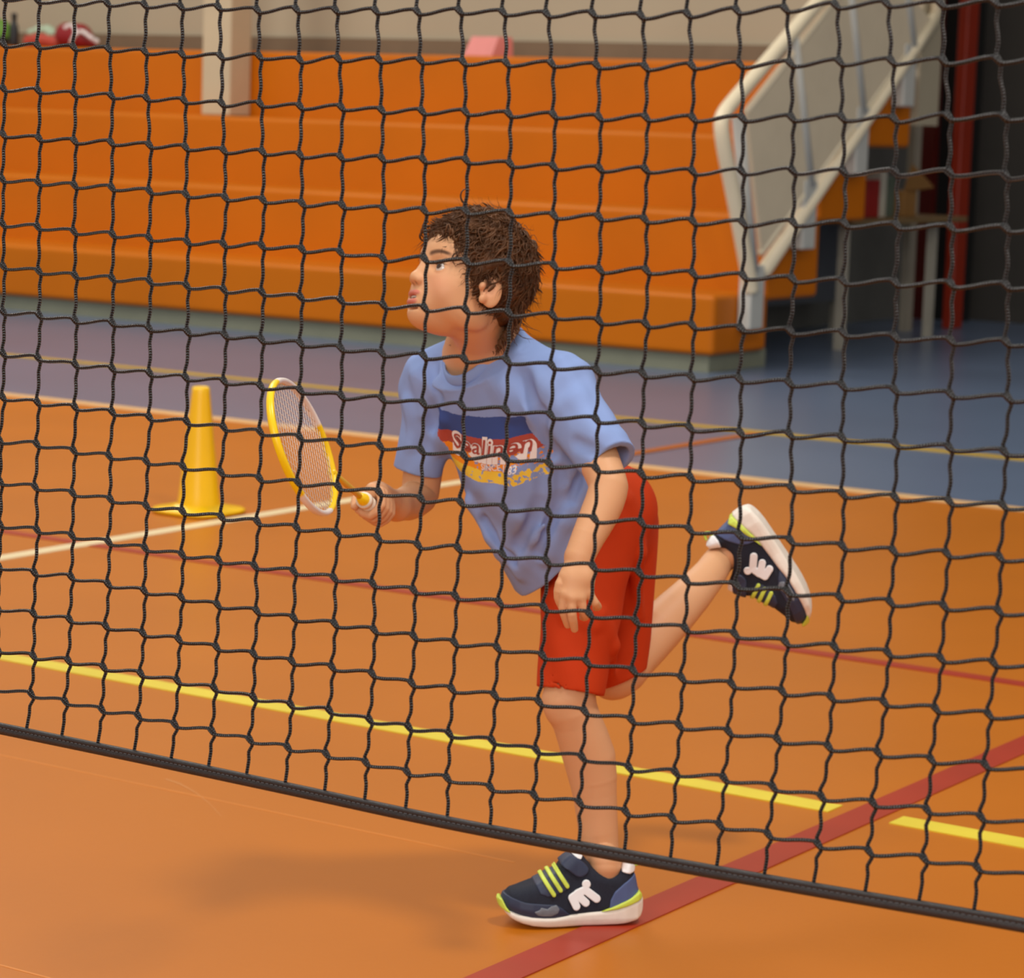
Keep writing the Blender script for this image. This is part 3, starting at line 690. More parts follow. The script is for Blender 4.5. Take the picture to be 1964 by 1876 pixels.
# curls and locks
vs, fs = [], []
crown = np.array([-.040, .0, .118]); SCC = np.array([-.004, 0, .036]); SCR = np.array([.081, .077, .080])
def lock(root, d, L, rad, wave=.003, nw=1.5, n=13, k0=.98, k1=1.10, end=0.0, down=.25):
    """a tapering wavy lock that follows the scalp from root (head coordinates), lifting from k0 to k1 scalp radii"""
    p = np.array(root, float); d = unit(d); st = L / (n - 1); ph_ = RNG.uniform(0, 6.28); pts = []; sg = RNG.choice((-1, 1))
    for i in range(n):
        t = i / (n - 1); nv = unit((p - SCC) / SCR ** 2)
        d = unit(d + np.array([0, 0, -down]) * st * 10); d = unit(d - nv * (d @ nv) * (.9 if t < .8 else .5))
        sd = np.cross(nv, d); w = math.sin(ph_ + t * nw * 6.28) * wave * min(1, t * 3)
        e = (p - SCC) / SCR; k = np.linalg.norm(e); kt = k0 + (k1 - k0) * t
        p = SCC + (p - SCC) * (1 + (kt / k - 1) * .7)
        pts.append(p + sd * w + nv * (abs(w) * .5 + end * max(0, t - .6) ** 2))
        d = unit(d + sd * sg * end * 8 * max(0, t - .5)); p = p + d * st
    r = [rad * (.55 + .45 * math.sin(min(1, (i + 2) / (n * .5)) * 1.57)) * (1 - (i / (n - 1)) ** 2.2 * .93) for i in range(n)]
    a, b = tube_arrays([Hm(*x) for x in pts], r, 6, True, .55); o = len(vs); vs.extend(a); fs.extend([tuple(i + o for i in f_) for f_ in b])
def hang(root, d, L, rad, wave=.003, nw=1.5, n=12, g=1.2):
    """a loose wavy strand that falls freely"""
    p = np.array(root, float); d = unit(d); st = L / (n - 1); sd = unit(np.cross(d, RNG.normal(0, 1, 3))); s3 = np.cross(d, sd); ph_ = RNG.uniform(0, 6.28); pts = []
    for i in range(n):
        t = i / (n - 1); w = wave * min(1, t * 2.5); pts.append(p + sd * w * math.sin(ph_ + nw * 6.28 * t) + s3 * w * .6 * math.cos(ph_ + nw * 6.28 * t)); d = unit(d + np.array([.05, 0, -g]) * st * 8); p = p + d * st
    r = [rad * (1 - (i / (n - 1)) ** 2 * .92) for i in range(n)]
    a, b = tube_arrays([Hm(*x) for x in pts], r, 6, True, .6); o = len(vs); vs.extend(a); fs.extend([tuple(i + o for i in f_) for f_ in b])
nl = 0
while nl < 1700:
    dv = unit(RNG.normal(0, 1, 3)); root = SCC + dv * SCR
    f_, l_, u_ = root
    if u_ < -.028 or (f_ > .060 and u_ < .074) or (f_ > .030 and u_ < .040) or (f_ > .016 and u_ < .004): continue
    t = root - crown; t = t - dv * (t @ dv); t = unit(unit(t) + RNG.normal(0, .25, 3))
    big = RNG.random() < .6; lim = .052 if f_ > .02 else .075
    lock(root, t, RNG.uniform(.034, lim), RNG.uniform(.0024, .0044) if big else RNG.uniform(.0010, .0018), RNG.uniform(.004, .010), RNG.uniform(.8, 1.5), k0=.97 + .03 * RNG.random(), k1=1.04 + .11 * RNG.random() ** 2, end=RNG.uniform(0, .05)); nl += 1
nl = 0
while nl < 900:           # fine flyaway hairs
    dv = unit(RNG.normal(0, 1, 3)); root = SCC + dv * SCR; f_, l_, u_ = root
    if u_ < -.02 or (f_ > .055 and u_ < .074) or (f_ > .028 and u_ < .044) or (f_ > .014 and u_ < .006): continue
    t = root - crown; t = t - dv * (t @ dv); t = unit(unit(t) + RNG.normal(0, .5, 3))
    lock(root, t, RNG.uniform(.03, .06), RNG.uniform(.0004, .0008), RNG.uniform(.003, .010), RNG.uniform(.8, 2.2), k0=1.02, k1=1.08 + .16 * RNG.random() ** 2, end=RNG.uniform(0, .10)); nl += 1
for i in range(380):      # nape and back
    l_ = RNG.uniform(-.056, .056); u_ = RNG.uniform(-.060, .020); l_ = l_ * (.62 if u_ < -.025 else 1); root = np.array([-.072 + 7 * l_ * l_ + max(0, -.035 - u_) * .2, l_, u_])
    hang(root, (RNG.uniform(-.75, -.2), l_ * 6 + RNG.normal(0, .25), -1), RNG.uniform(.016, .028) if u_ < -.02 else RNG.uniform(.024, .044), RNG.uniform(.0012, .0034), RNG.uniform(.001, .004), RNG.uniform(.8, 1.8))
for i in range(170):      # fringe curls over the forehead and temple
    l_ = RNG.uniform(-.050, .060); root = np.array([.066 - 6 * l_ * l_, l_, .084 - .14 * abs(l_)])
    lock(root + RNG.normal(0, .003, 3), (.8, l_ * 5 + RNG.normal(0, .5), -.5), RNG.uniform(.016, .024 + .12 * max(0, l_)), RNG.uniform(.0014, .0032), RNG.uniform(.002, .005), RNG.uniform(.6, 1.3), k0=1.02, k1=1.09 + .06 * RNG.random(), end=RNG.uniform(0, .08))
for i in range(110):      # side locks in front of the ears
    l_ = RNG.choice((-1, 1)); f_ = RNG.uniform(.022, .044); root = np.array([f_, l_ * .076 * math.sqrt(max(.3, 1 - ((f_ + .004) / .083) ** 2)), RNG.uniform(.026, .050)])
    hang(root, (RNG.uniform(-.25, .2), l_ * .1, -1), RNG.uniform(.018, .032) if f_ > .032 else RNG.uniform(.022, .046), RNG.uniform(.0012, .0028), RNG.uniform(.001, .0025), RNG.uniform(.6, 1.4))
for i in range(30):       # loose strands behind
    root = np.array([-.078, RNG.uniform(-.04, .05), RNG.uniform(-.045, .02)])
    hang(root, (-1, RNG.normal(0, .4), RNG.uniform(-.6, .3)), RNG.uniform(.025, .045), .0006, .002, 1, g=.5)
def free_curl(c, r0, turn, rad, ax1, ax2, a0=0.0):
    pts = [np.array(c) + r0 * (1 - .25 * t) * (np.array(ax1) * math.cos(a0 + turn * t) + np.array(ax2) * math.sin(a0 + turn * t)) for t in np.linspace(0, 1, 16)]
    a, b = tube_arrays([Hm(*x) for x in pts], [rad * (1 - .75 * t) for t in np.linspace(0, 1, 16)], 6); o = len(vs); vs.extend(a); fs.extend([tuple(i + o for i in f_) for f_ in b])
free_curl((.052, -.01, .128), .013, 3.6, .0020, (.75, 0, -.65), (.65, 0, .75), -1.2)
for k_ in range(3): free_curl((.080 + .003 * k_, -.036 + .006 * k_, .050 + .004 * k_), .010 + .0015 * k_, 4.0 - .5 * k_, .0028 - .0004 * k_, (-.3, .35 - .2 * k_, .9), (1, -.3 + .25 * k_, .2), .2 + .3 * k_)
for k_ in range(8): l_ = RNG.uniform(.0, .055); free_curl((.082 - 5 * l_ * l_, l_, .058 - .2 * l_ + RNG.normal(0, .004)), RNG.uniform(.006, .011), RNG.uniform(3, 5), RNG.uniform(.0014, .0026), (.3, RNG.normal(0, .4), .9), (.5, 1, 0), RNG.uniform(0, 2))
o = meshobj('locks', vs, fs, M_hair, None, True, kind='stuff'); o.parent = hair

# ------------------------------------------------------------------ T-shirt
SO = P(962, 780, 4.345)
shirt = Sdf()
def tubefn(rx, rz, grow=0.0):
    def fn(p):
        qx, qy, qz = (p - SO) @ LAT, -((p - SO) @ SPU), (p - SO) @ CHN
        t = np.clip(qy, -.08, .40); a = np.interp(t, [-.08, -.02, .08, .18, .30, .40], [.085, .112, .122, .126, .130, .134]) + rx
        b = np.interp(t, [-.08, -.02, .08, .18, .30, .40], [.060, .078, .102, .116, .122, .128]) + rz
        qx = qx - np.interp(t, [0, .4], [0, -.012]); qz = qz - np.interp(t, [-.02, .1, .4], [0, .012, .020])
        k0 = np.sqrt((qx / a) ** 2 + (qz / b) ** 2); k1 = np.sqrt((qx / a ** 2) ** 2 + (qz / b ** 2) ** 2) + 1e-9
        d = k0 * (k0 - 1) / k1
        return np.maximum(d, np.maximum(-.085 - qy, qy - .40))
    return fn
TC = SO - SPU * .16
shirt.add(tubefn(0, 0), TC, .30, .02)
shirt.cone(SL, SR, .047, .047, .045).cone(NB - CHN * .004, SL, .046, .047, .03).cone(NB, SR, .044, .047, .03)
SLE, SRE = P(1170, 888, 4.185), P(802, 903, 4.43)
shirt.cone(P(1072, 752, 4.262), P(1186, 905, 4.175), .0520, .0435, .030)
shirt.cone(P(836, 738, 4.40), P(799, 925, 4.432), .0480, .0385, .030)
# folds: soft ridges and valleys laid on the cloth
def fold(pts, r, depth, k=.018, op='u'):
    ps = [shirt_base.hit(x, y) for x, y in pts]
    for a, b in zip(ps[:-1], ps[1:]):
        off = RC @ np.array([0, 0, 1.0]) * ((r - depth) * (-1 if op == 'u' else 1))
        if op == 's': off = RC @ np.array([0, 0, 1.0]) * (r - depth)
        shirt.cone(a + off, b + off, r, r * .8, k, op)
shirt_base = Sdf(); shirt_base.ops = list(shirt.ops)
for pts, r, d in (([(985, 905), (1000, 985), (960, 1060)], .012, .006), ([(1085, 930), (1050, 1000), (1000, 1085)], .011, .006), ([(1120, 925), (1085, 1000), (1045, 1075)], .010, .006),
                  ([(905, 960), (945, 1030), (1000, 1100)], .010, .005), ([(1030, 790), (1050, 850), (1085, 900)], .014, .006), ([(840, 740), (850, 800), (838, 860)], .010, .005),
                  ([(800, 720), (815, 790)], .009, .004), ([(955, 735), (985, 790)], .014, .004), ([(1070, 700), (1110, 770), (1150, 835)], .014, .005), ([(785, 770), (790, 850)], .008, .004), ([(1060, 880), (1110, 905)], .009, .006)):
    fold(pts, r, d, .016)
for pts, r, d in (([(1040, 900), (1035, 970), (990, 1050)], .008, .004), ([(1075, 905), (1075, 960), (1030, 1060)], .008, .005), ([(1000, 720), (1030, 800), (1055, 870)], .012, .005),
                  ([(826, 700), (838, 760), (826, 820)], .009, .005), ([(1110, 900), (1098, 960)], .007, .005), ([(930, 1000), (985, 1075)], .007, .003), ([(1105, 850), (1150, 870)], .008, .003)):
    fold(pts, r, d, .014, 's')
shirt.add(lambda p: (np.sin((p @ np.array([31., 47., 58.])) + 2.2 * np.sin(p @ np.array([22., -18., 15.]))) * .0016 + np.sin((p @ np.array([-75., 40., 66.])) + 1.7 * np.sin(p @ np.array([37., 28., -31.]))) * .0009), TC, 1e6, 0, 'd')
# hem (the front hangs lower), sleeve ends, neck opening
hdir = unit(V3(.60, .80, 0)); hem_n = unit(np.cross(hdir, V3(.25, -.1, 1)))
if hem_n[2] > 0: hem_n = -hem_n
HEM = P(1108, 1025, 4.40)
shirt.plane(HEM, hem_n, .002)
inner = tubefn(-.009, -.009); shirt.add(lambda p: np.maximum(inner(p), -((p - HEM) @ hem_n) - .012), HEM, .22, .002, 's')
al = unit(SLE - SL); shirt.add(lambda p: np.maximum(-((p - SLE) @ al), np.sqrt(((p - SLE) ** 2).sum(1)) - .085) , SLE, .085, .001, 's')
ar = unit(SRE - SR); shirt.add(lambda p: np.maximum(-((p - SRE) @ ar), np.sqrt(((p - SRE) ** 2).sum(1)) - .085) , SRE, .085, .001, 's')
shirt.cone(SLE - al * .012, SLE + al * .05, .0335, .0375, .002, 's'); shirt.cone(SRE - ar * .012, SRE + ar * .05, .0315, .0345, .002, 's')
NKC = P(906, 674, 4.305)
NAX = unit(SPU * .9 + CHN * .30); NFR = unit(CHN - NAX * (CHN @ NAX)); NLT = np.cross(NAX, NFR)
NBs = np.array([NLT, NAX, NFR])
shirt.ell(NKC + NAX * .02, (.0525, .062, .0560), NBs, .003, 's')
v, q = shirt.mesh(.0023, 20); v = smooth_mesh(v, q, 2, .5)
CENT = P(928, 884, 4.26)                                         # middle of the chest print
PU = unit(LAT - SPU * .22); PV_ = unit(SPU - PU * (SPU @ PU))
pc = np.stack([(v - CENT) @ PU, (v - CENT) @ PV_, (v - SO) @ CHN, np.ones(len(v))], 1)
def axd(a, b): ba = b - a; t = np.clip((v - a) @ ba / (ba @ ba), .15, 1.2); return np.linalg.norm(v - a - t[:, None] * ba, axis=1)
pc[(axd(SR, SRE) < .066) | (axd(SL, SLE) < .070), 2] = -1
M_sh = mat('blue_jersey', (138, 160, 212), .85, .04, 20, .12, 1400, spec=.2); nt = M_sh.node_tree; b_ = nt.nodes['Principled BSDF']
base_link = b_.inputs['Base Color'].links[0].from_socket
at = nt.nodes.new('ShaderNodeAttribute'); at.attribute_name = 'chest'; sp = nt.nodes.new('ShaderNodeSeparateXYZ'); nt.links.new(at.outputs['Vector'], sp.inputs[0])
U_, W_, D_ = sp.outputs
def noise(scale, detail=3):
    n = nt.nodes.new('ShaderNodeTexNoise'); n.inputs['Scale'].default_value = scale; n.inputs['Detail'].default_value = detail
    nt.links.new(at.outputs['Vector'], n.inputs['Vector']); return n.outputs['Fac']
nA, nB = noise(260), noise(120, 5)
def mixc(fac, c, prev):
    x = nt.nodes.new('ShaderNodeMix'); x.data_type = 'RGBA'; nt.links.new(fac, x.inputs[0]); nt.links.new(prev, x.inputs[6]); x.inputs[7].default_value = lin(c); return x.outputs[2]
front = mth('GREATER_THAN', D_, .02)
Wn = mth('ADD', W_, mth('MULTIPLY', mth('SUBTRACT', nA, .5), .004))
def band(lo, hi, u0, u1, rag=0.0):
    un = mth('ADD', U_, mth('MULTIPLY', mth('SUBTRACT', nB, .5), .03))
    a = mth('MULTIPLY', mth('GREATER_THAN', Wn, lo), mth('LESS_THAN', Wn, hi)); b = mth('MULTIPLY', mth('GREATER_THAN', U_, u0), mth('LESS_THAN', un, u1)); r = mth('MULTIPLY', mth('MULTIPLY', a, b), front)
    if rag: r = mth('MULTIPLY', r, mth('GREATER_THAN', mth('SUBTRACT', nB, mth('MULTIPLY', mth('ADD', U_, .10), rag)), .30))
    return r
colr = base_link
colr = mixc(band(.011, .046, -.2, .098), (62, 84, 150), colr)
colr = mixc(band(-.013, .011, -.2, .100), (176, 82, 70), colr)
colr = mixc(band(-.040, -.013, -.2, .094, 1.6), (242, 150, 40), colr)
colr = mixc(band(-.059, -.040, -.2, .080, 1.2), (240, 206, 72), colr)
nt.links.new(colr, b_.inputs['Base Color'])
tee = bchild(npmesh('shirt', v, q, M_sh, label='light blue T-shirt with a striped retro chest print'))
a_ = tee.data.attributes.new('chest', 'FLOAT_VECTOR', 'POINT'); a_.data.foreach_set('vector', pc[:, :3].astype(np.float32).ravel())
rg = []
for t in np.linspace(0, 2 * math.pi, 72, endpoint=False): rg.append(NKC + NAX * (.006 - .004 * math.cos(t) ** 2) + NLT * .0540 * math.cos(t) + NFR * .0585 * math.sin(t))
ringp = rg + [rg[0], rg[1]]
va, fa = [], []
for i, p in enumerate(rg):
    out = unit(p - NKC - NAX * ((p - NKC) @ NAX))
    for s in range(10):
        a = 2 * math.pi * s / 10; va.append(p + out * .0035 * math.cos(a) * 1.2 + (NAX * .8 - out * .6) * .0085 * math.sin(a))
for i in range(len(rg)):
    for s in range(10): a, b = i * 10 + s, i * 10 + (s + 1) % 10; c2, d2 = ((i + 1) % len(rg)) * 10 + s, ((i + 1) % len(rg)) * 10 + (s + 1) % 10; fa.append((a, b, d2, c2))
M_rib = mat('blue_rib', (134, 156, 206), .85, .04, 20, .2, 2500, spec=.2)
o = meshobj('collar', va, fa, M_rib, None, True); o.parent = tee
tb = BVHTree.FromPolygons([tuple(x) for x in v], [tuple(map(int, x)) for x in q])
def text_decal(txt, centre, ux, uy, nrm, width, height, m, name, parent, bvh, off=.0012, shear=0.0, thick=.0, depth=.0012, spacing=1.0):
    cu = bpy.data.curves.new('txt', 'FONT'); cu.body = txt; cu.align_x = 'CENTER'; cu.align_y = 'CENTER'; cu.resolution_u = 4; cu.offset = thick; cu.shear = shear; cu.space_character = spacing
    to = bpy.data.objects.new('txt', cu); COL.objects.link(to); bpy.context.view_layer.update()
    me = bpy.data.meshes.new_from_object(to.evaluated_get(bpy.context.evaluated_depsgraph_get())); bpy.data.objects.remove(to)
    bm = bmesh.new(); bm.from_mesh(me); bmesh.ops.triangulate(bm, faces=bm.faces[:])
    bmesh.ops.subdivide_edges(bm, edges=bm.edges[:], cuts=2)
    xs = [w.co.x for w in bm.verts]; ys = [w.co.y for w in bm.verts]; sx = width / (max(xs) - min(xs)); sy = height / (max(ys) - min(ys)); mx, my = (max(xs) + min(xs)) / 2, (max(ys) + min(ys)) / 2
    for w in bm.verts:
        p = centre + ux * (w.co.x - mx) * sx + uy * (w.co.y - my) * sy
        h = bvh.ray_cast(Vector(p + nrm * .2), Vector(-nrm), .5)
        w.co = Vector(h[0]) + Vector(nrm) * off if h[0] is not None else Vector(p)
    o = bm_obj(name, bm, m); o.parent = parent
    return o
M_wh = mat('white_print', (240, 236, 236), .7); M_rd = mat('brick_print', (168, 70, 58), .7)
PN = np.cross(PU, PV_)
if PN @ CHN < 0: PN = -PN
text_decal('Sealinen', CENT + PV_ * -.0065 + PU * -.014, PU, PV_, PN, .160, .044, M_wh, 'lettering', tee, tb, .0012, .25, .055)
text_decal('Sealinen', CENT + PV_ * -.002 + PU * -.014, PU, PV_, PN, .148, .026, M_rd, 'lettering', tee, tb, .0022, .25, .006, spacing=1.08)
text_decal('SINCE 1983', CENT + PV_ * -.0335 + PU * .002, PU, PV_, PN, .066, .0100, M_wh, 'lettering', tee, tb, .0014, 0, .02)

# ------------------------------------------------------------------ shorts
sh = Sdf()
sh.ell(P(1158, 985, 4.49), (.088, .088, .088), None, .03)
hl_ = P(1093, 1326, 4.412); hr_ = P(1183, 1302, 4.58)
sh.cone(P(1136, 1000, 4.455), P(1091, 1350, 4.412), .078, .0520, .03)
sh.cone(P(1180, 1005, 4.54), P(1184, 1335, 4.58), .072, .0475, .022)
sh.add(lambda p: np.sin(p @ np.array([52., 40., 30.]) + 2 * np.sin(p @ np.array([15., -22., 18.]))) * .0014, HEM, 1e6, 0, 'd')
for pts, r, d in (([(1060, 1140), (1090, 1180), (1140, 1200)], .010, .004), ([(1200, 960), (1225, 1060), (1220, 1180)], .012, .004), ([(1150, 1180), (1175, 1240), (1170, 1300)], .010, .004)):
    ps = [sh.hit(x, y) for x, y in pts]
    for a, b in zip(ps[:-1], ps[1:]): sh.cone(a - V3(0, 0, 1) * (r - d), b - V3(0, 0, 1) * (r - d), r, r * .8, .014)
nl_ = unit(hl_ - P(1140, 1000, 4.44)); nr_ = unit(unit(hr_ - P(1180, 1000, 4.55)) + V3(.35, .1, 0))
sh.add(lambda p: np.maximum(-((p - hl_) @ nl_), np.sqrt(((p - hl_) ** 2).sum(1)) - .08), hl_, .08, .001, 's')
sh.add(lambda p: np.maximum(-((p - hr_) @ nr_), np.sqrt(((p - hr_) ** 2).sum(1)) - .085), hr_, .085, .001, 's')
sh.cone(hl_ - nl_ * .03, hl_ + nl_ * .05, .0475, .0475, .001, 's'); sh.cone(hr_ - nr_ * .02, hr_ + nr_ * .05, .0445, .0445, .001, 's')
v, q = sh.mesh(.0024, 20); v = smooth_mesh(v, q, 2)
shorts = bchild(npmesh('shorts', v, q, mat('red_orange_cotton', (190, 56, 14), .8, .05, 15, .15, 1200, spec=.2), label='red orange knee-length shorts'))
# ------------------------------------------------------------------ shoes (built once in shoe coordinates: length, side, height)
KZ = 1.378e-4
def zp(pts): return np.array([((1840 - x) * KZ, (915 - y) * KZ) for x, y in pts])
def poly2(poly):
    a = poly; b = np.roll(poly, -1, 0); e = b - a; L = (e * e).sum(1)
    def fn(x, y):
        d = np.full(x.shape, 1e9); s = np.ones(x.shape)
        for i in range(len(a)):
            px, py = x - a[i, 0], y - a[i, 1]; t = np.clip((px * e[i, 0] + py * e[i, 1]) / L[i], 0, 1)
            d = np.minimum(d, (px - e[i, 0] * t) ** 2 + (py - e[i, 1] * t) ** 2)
            c1 = y >= a[i, 1]; c2 = y < b[i, 1]; c3 = e[i, 0] * py > e[i, 1] * px
            s = np.where((c1 & c2 & c3) | (~c1 & ~c2 & ~c3), -s, s)
        return s * np.sqrt(d)
    return fn
def cr(pts, n=3): return np.array([p[:2] for p in smoothpath([np.array([*p, 0]) for p in pts] + [np.array([*pts[0], 0])], n)[:-1]])
def gridded(fn, x0, x1, y0, y1, st=.0006):
    xs, ys = np.arange(x0, x1, st), np.arange(y0, y1, st); g = fn(*[a.ravel() for a in np.meshgrid(xs, ys, indexing='ij')]).reshape(len(xs), len(ys))
    def s(x, y):
        fx = np.clip((x - x0) / st, 0, len(xs) - 1.001); fy = np.clip((y - y0) / st, 0, len(ys) - 1.001); i = fx.astype(int); j = fy.astype(int); fx = fx - i; fy = fy - j
        return (g[i, j] * (1 - fx) + g[i + 1, j] * fx) * (1 - fy) + (g[i, j + 1] * (1 - fx) + g[i + 1, j + 1] * fx) * fy
    return s
def gp(poly): return gridded(poly2(poly), -.05, .30, -.06, .18)
side_u = gp(zp([(1800, 600), (1745, 480), (1706, 310), (1690, 190), (1640, 128), (1590, 150), (1550, 240), (1490, 298), (1400, 306), (1290, 282), (1200, 246), (1135, 175), (1085, 105), (1010, 55), (955, 80), (880, 150), (815, 215), (785, 280), (690, 325), (600, 385), (510, 435), (350, 488), (235, 505), (155, 560), (115, 640), (150, 740), (480, 840), (1000, 840), (1700, 780)]))
out_half = [(0, .0), (.004, .014), (.014, .025), (.035, .031), (.07, .0318), (.10, .0318), (.13, .036), (.16, .0405), (.185, .0405), (.205, .036), (.222, .026), (.234, .013), (.239, 0)]
top_u = gp(np.array([(s, w) for s, w in out_half] + [(s, -w) for s, w in out_half[-2:0:-1]]))
def upper_fn(p):
    s, w, h = p[:, 0], p[:, 1], p[:, 2]; ww = np.abs(w) + np.clip(h - .03, 0, 1) * np.interp(s, [.075, .115], [.06, .17])
    return smax(side_u(s, h), top_u(s * .985 + .0015, ww) , .020)
upper = Sdf(); SC_ = np.array([.12, 0, .05]); SR_ = .15
upper.add(upper_fn, SC_, SR_, 0)
upper.cone((.064, 0, .066), (.062, 0, .13), .0225, .0265, .004, 's')
def overlay(polyfn, t=.0016, side=0, bb=None):
    o = Sdf()
    def fn(p):
        u = upper_fn(p); d = smax(smax(u - t, -(u + .003), .0008), polyfn(p[:, 0], p[:, 2]), .0012); return np.maximum(d, .006 - side * p[:, 1]) if side else d
    gx, gh = np.meshgrid(np.linspace(0, .24, 97), np.linspace(0, .125, 51), indexing='ij'); ins = polyfn(gx.ravel(), gh.ravel()) < .004
    x0, x1, y0, y1 = gx.ravel()[ins].min(), gx.ravel()[ins].max(), gh.ravel()[ins].min(), gh.ravel()[ins].max()
    o.add(fn, ((x0 + x1) / 2, side * .026, (y0 + y1) / 2), math.hypot(x1 - x0, y1 - y0) / 2 + (.03 if side else .05), 0); o.cone((.064, 0, .066), (.062, 0, .13), .0222, .0262, .001, 's'); return o
sole = Sdf(); side_s = gp(zp(list(map(tuple, cr([(120, 665), (180, 705), (300, 755), (480, 783), (750, 795), (950, 765), (1280, 738), (1500, 705), (1795, 605), (1832, 650), (1840, 720), (1795, 830), (1700, 872), (1500, 903), (1000, 912), (750, 915), (500, 897), (300, 845), (190, 775)], 2)))))
sole.add(lambda p: smax(side_s(p[:, 0], p[:, 2]), top_u(p[:, 0], np.maximum(np.abs(p[:, 1]) - .0028 + (p[:, 2] < .012) * (.012 - p[:, 2]) * .25, 0)), .006), SC_, SR_, 0)
def solid(pts, grow, k=.003):
    f = gp(zp(pts)); o = Sdf(); o.add(lambda p: smax(f(p[:, 0], p[:, 2]), top_u(p[:, 0] if grow < .003 else p[:, 0] * .985 + .0008, np.maximum(np.abs(p[:, 1]) - grow, 0)), k), SC_, SR_, 0); return o
def seg2(segs):
    L = [(zp([a])[0], zp([b])[0], ra * KZ, rb * KZ) for a, b, ra, rb in segs]
    def fn(x, y):
        d = np.full(x.shape, 1e9)
        for a, b, ra, rb in L:
            e = b - a; t = np.clip(((x - a[0]) * e[0] + (y - a[1]) * e[1]) / max(e @ e, 1e-12), 0, 1)
            d = np.minimum(d, np.sqrt((x - a[0] - e[0] * t) ** 2 + (y - a[1] - e[1] * t) ** 2) - ra - (rb - ra) * t)
        return d
    return fn
M_navy = mat('navy_mesh_fabric', (34, 38, 52), .75, .15, 300, .5, 1800, spec=.3)
M_navy2 = mat('navy_synthetic', (46, 54, 78), .5, .06, 30, spec=.4)
M_navy3 = mat('blue_heel_counter', (78, 94, 138), .5, .05, 30, spec=.4)
M_lime = mat('lime_rubber', (204, 222, 84), .45, .05, 40)
M_sole = mat('white_sole_foam', (232, 222, 210), .55, .05, 60, .1, 500)
M_logo = mat('white_logo_rubber', (240, 240, 242), .4, .02)
M_camo = mat('grey_print', (112, 118, 128), .6, .1, 200)
def lace(cx, cy, dx=62, dy=92): return seg2([((cx - dx, cy - dy), (cx + dx, cy + dy), 25, 25)])
PARTS = [('shoe', upper, M_navy, .0014, None),
 ('sole', sole, M_sole, .0015, 0),
 ('toe_guard', overlay(gp(zp([(100, 610), (160, 545), (250, 575), (400, 615), (600, 630), (760, 640), (840, 690), (930, 770), (700, 830), (300, 790), (130, 740)]))), M_navy2, .0013, 0),
 ('toe_bumper', solid([(88, 622), (112, 596), (150, 612), (190, 690), (245, 757), (185, 745), (115, 700)], .0035), M_lime, .0013, 0),
 ('heel_counter', overlay(gp(zp([(1392, 712), (1402, 610), (1450, 510), (1560, 410), (1700, 312), (1760, 470), (1810, 600), (1500, 720)]))), M_navy3, .0013, 0),
 ('heel_stripe', solid([(1285, 742), (1480, 662), (1640, 590), (1752, 515), (1792, 555), (1798, 608), (1650, 668), (1480, 715)], .0042), M_lime, .0013, 0),
 ('eyestay', overlay(gp(zp([(520, 425), (640, 345), (790, 260), (860, 330), (930, 420), (860, 490), (760, 530), (660, 550), (570, 520)])), .0010), M_navy2, .0013, 0),
 ('strap', overlay(gp(zp(list(map(tuple, cr([(940, 85), (1010, 120), (1090, 180), (1140, 240), (1120, 300), (1050, 335), (985, 320), (900, 255), (815, 200), (850, 150)], 2))))), .0034), M_navy2, .0013, 0),
 ('tongue_tip', overlay(gp(zp([(950, 85), (1010, 45), (1085, 95), (1050, 140), (1000, 122)])), .0022), M_logo, .0013, 0),
 ('heel_tab', overlay(gp(zp([(1535, 285), (1575, 140), (1650, 120), (1712, 240), (1690, 285), (1630, 302)])), .0022), M_logo, .0013, 0),
]
PRT = gp(zp([(490, 715), (560, 690), (575, 660), (650, 680), (690, 650), (760, 640), (800, 690), (780, 740), (700, 775), (600, 772), (540, 760)]))
LOG = seg2([((945, 565), (998, 668), 46, 46), ((945, 565), (1005, 528), 46, 46), ((1005, 535), (1110, 630), 46, 45), ((1010, 520), (1100, 482), 46, 46), ((1100, 482), (1235, 582), 47, 47), ((1112, 415), (1113, 415), 50, 50)])
PARTS += [('print', overlay(PRT, .0022, sd), M_camo, .0012, 0) for sd in (-1, 1)] + [('logo', overlay(LOG, .0036, sd), M_logo, .0008, 0) for sd in (-1, 1)]
PARTS += [('lace', overlay(lace(cx, cy), .0040), M_lime, .0013, 0) for cx, cy in ((665, 432), (745, 385), (825, 342))]
def shoe_at(M, label):
    root = None
    for name, s, m, h, par in PARTS:
        if name + '|%d' % id(s) not in MESHC:
            v, q = s.mesh(h, 20); v = smooth_mesh(v, q, 1, .5); o = npmesh(name, v, q, m); MESHC[name + '|%d' % id(s)] = o.data
        else: o = link(bpy.data.objects.new(name, MESHC[name + '|%d' % id(s)]))
        if root is None: root = o; o.parent = boy; o.matrix_world = M; o['label'] = label
        else: o.parent = root
    lp = [((1840 - x) * KZ, 0, (915 - y) * KZ) for x, y in ((1690, 150), (1735, 160), (1765, 190), (1750, 225), (1715, 245), (1690, 240))]
    v, f = tube_arrays(smoothpath(lp, 5), .0026, 8, True, 2.0); o = meshobj('pull_loop', v, f, M_lime, None, True); o.parent = root
    return root
MESHC = {}
shoe_at(FRL, 'navy trainer planted on the floor')
shoe_at(FRR, 'navy trainer kicked up behind with its pale sole showing')

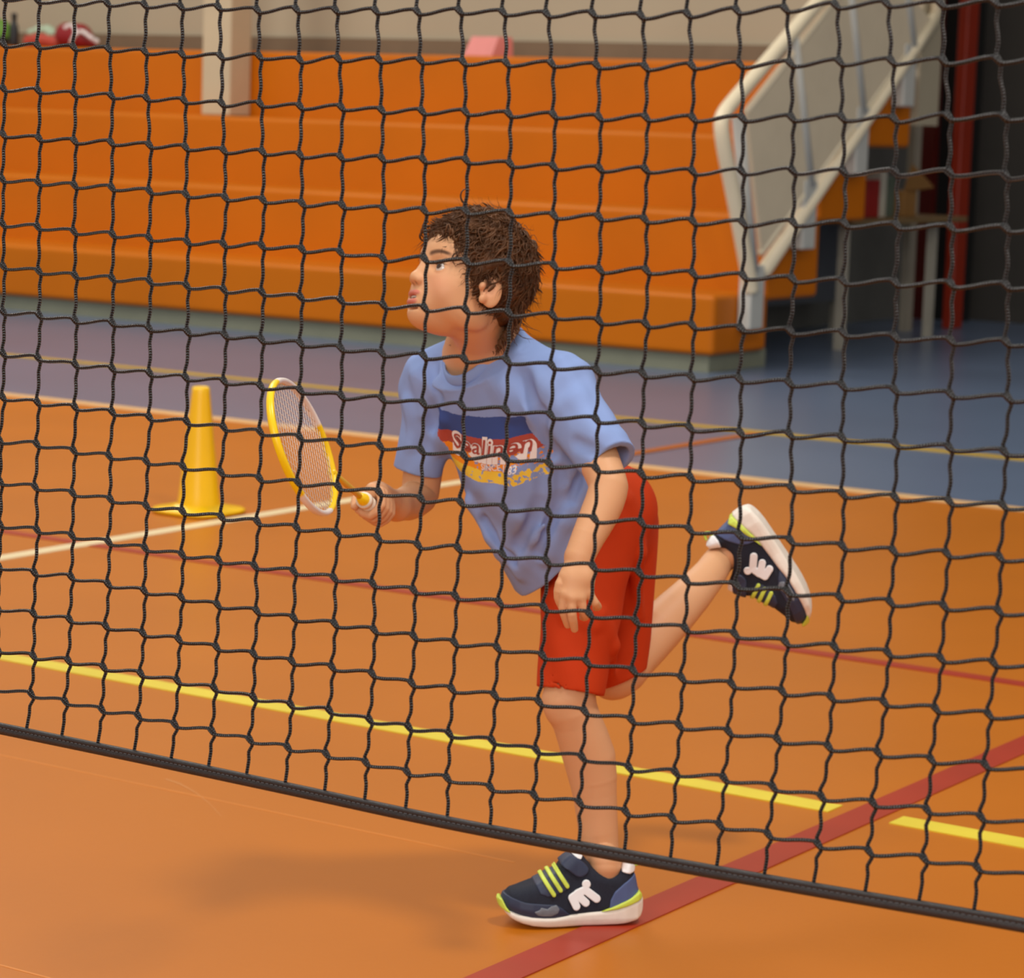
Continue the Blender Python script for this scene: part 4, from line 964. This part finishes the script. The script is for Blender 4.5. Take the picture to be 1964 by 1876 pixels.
# ------------------------------------------------------------------ racket
rk = empty('badminton_racket', tuple(COLR), label='yellow and white badminton racket held out in the child\'s hand', category='racket')
ra, rbb = .121, .097
fr, cs = [], []
n = 120
for i in range(n):
    t = 2 * math.pi * i / n; fr.append(RKC + ra * math.cos(t) * RAX + rbb * math.sin(t) * RSD)
va, fa, ca = [], [], []
YE, WH = (*lin((250, 208, 20))[:3], 1), (*lin((236, 226, 222))[:3], 1)
for i, p in enumerate(fr):
    T = unit(fr[(i + 1) % n] - fr[i - 1]); O = np.cross(T, RNM); deg = 360 * i / n
    for s in range(8): a = 2 * math.pi * s / 8; va.append(p + O * .0046 * math.cos(a) + RNM * .0062 * math.sin(a)); ca.append(WH if 52 < deg < 138 or 232 < deg < 292 else YE)
for i in range(n):
    for s in range(8): a, b = i * 8 + s, i * 8 + (s + 1) % 8; fa.append((a, b, ((i + 1) % n) * 8 + (s + 1) % 8, ((i + 1) % n) * 8 + s))
o = meshobj('frame', va, fa, attr_mat('racket_frame_paint', 'tint', .3), None, True); setcol(o, 'tint', np.array(ca)); addp(rk, o)
va, fa = [], []
for ax, bx, al, bl_ in ((RAX, RSD, ra, rbb), (RSD, RAX, rbb, ra)):
    for t in np.arange(-bl_ + .008, bl_ - .004, .0105):
        L = al * math.sqrt(max(0, 1 - (t / bl_) ** 2)); a, b = tube_arrays([RKC + bx * t - ax * L, RKC + bx * t, RKC + bx * t + ax * L], .00055, 5); o_ = len(va); va += a; fa += [tuple(i + o_ for i in f) for f in b]
o = meshobj('string_bed', va, fa, mat('white_string', (226, 210, 200), .5), None, True, kind='stuff'); addp(rk, o)
M_ry = mat('yellow_shaft', (248, 204, 18), .3); M_gp = mat('white_grip', (228, 214, 196), .6, .05, 80, .2, 700)
tube('shaft', [RKC - RAX * (ra - .004), RKC - RAX * (ra + .02), COLR], [.0068, .0048, .0050], M_ry, rk, 14)
tube('ferrule', [COLR + RAX * .022, COLR + RAX * .004, COLR], [.0062, .0100, .0104], M_ry, rk, 18)
tube('collar', [COLR + RAX * .004, COLR - RAX * .004], [.0128, .0132], M_gp, rk, 20)
tube('grip', [COLR - RAX * .004, COLR - RAX * .03, COLR - RAX * .066, COLR - RAX * .070], [.0124, .0118, .0122, .0132], M_gp, rk, 18)
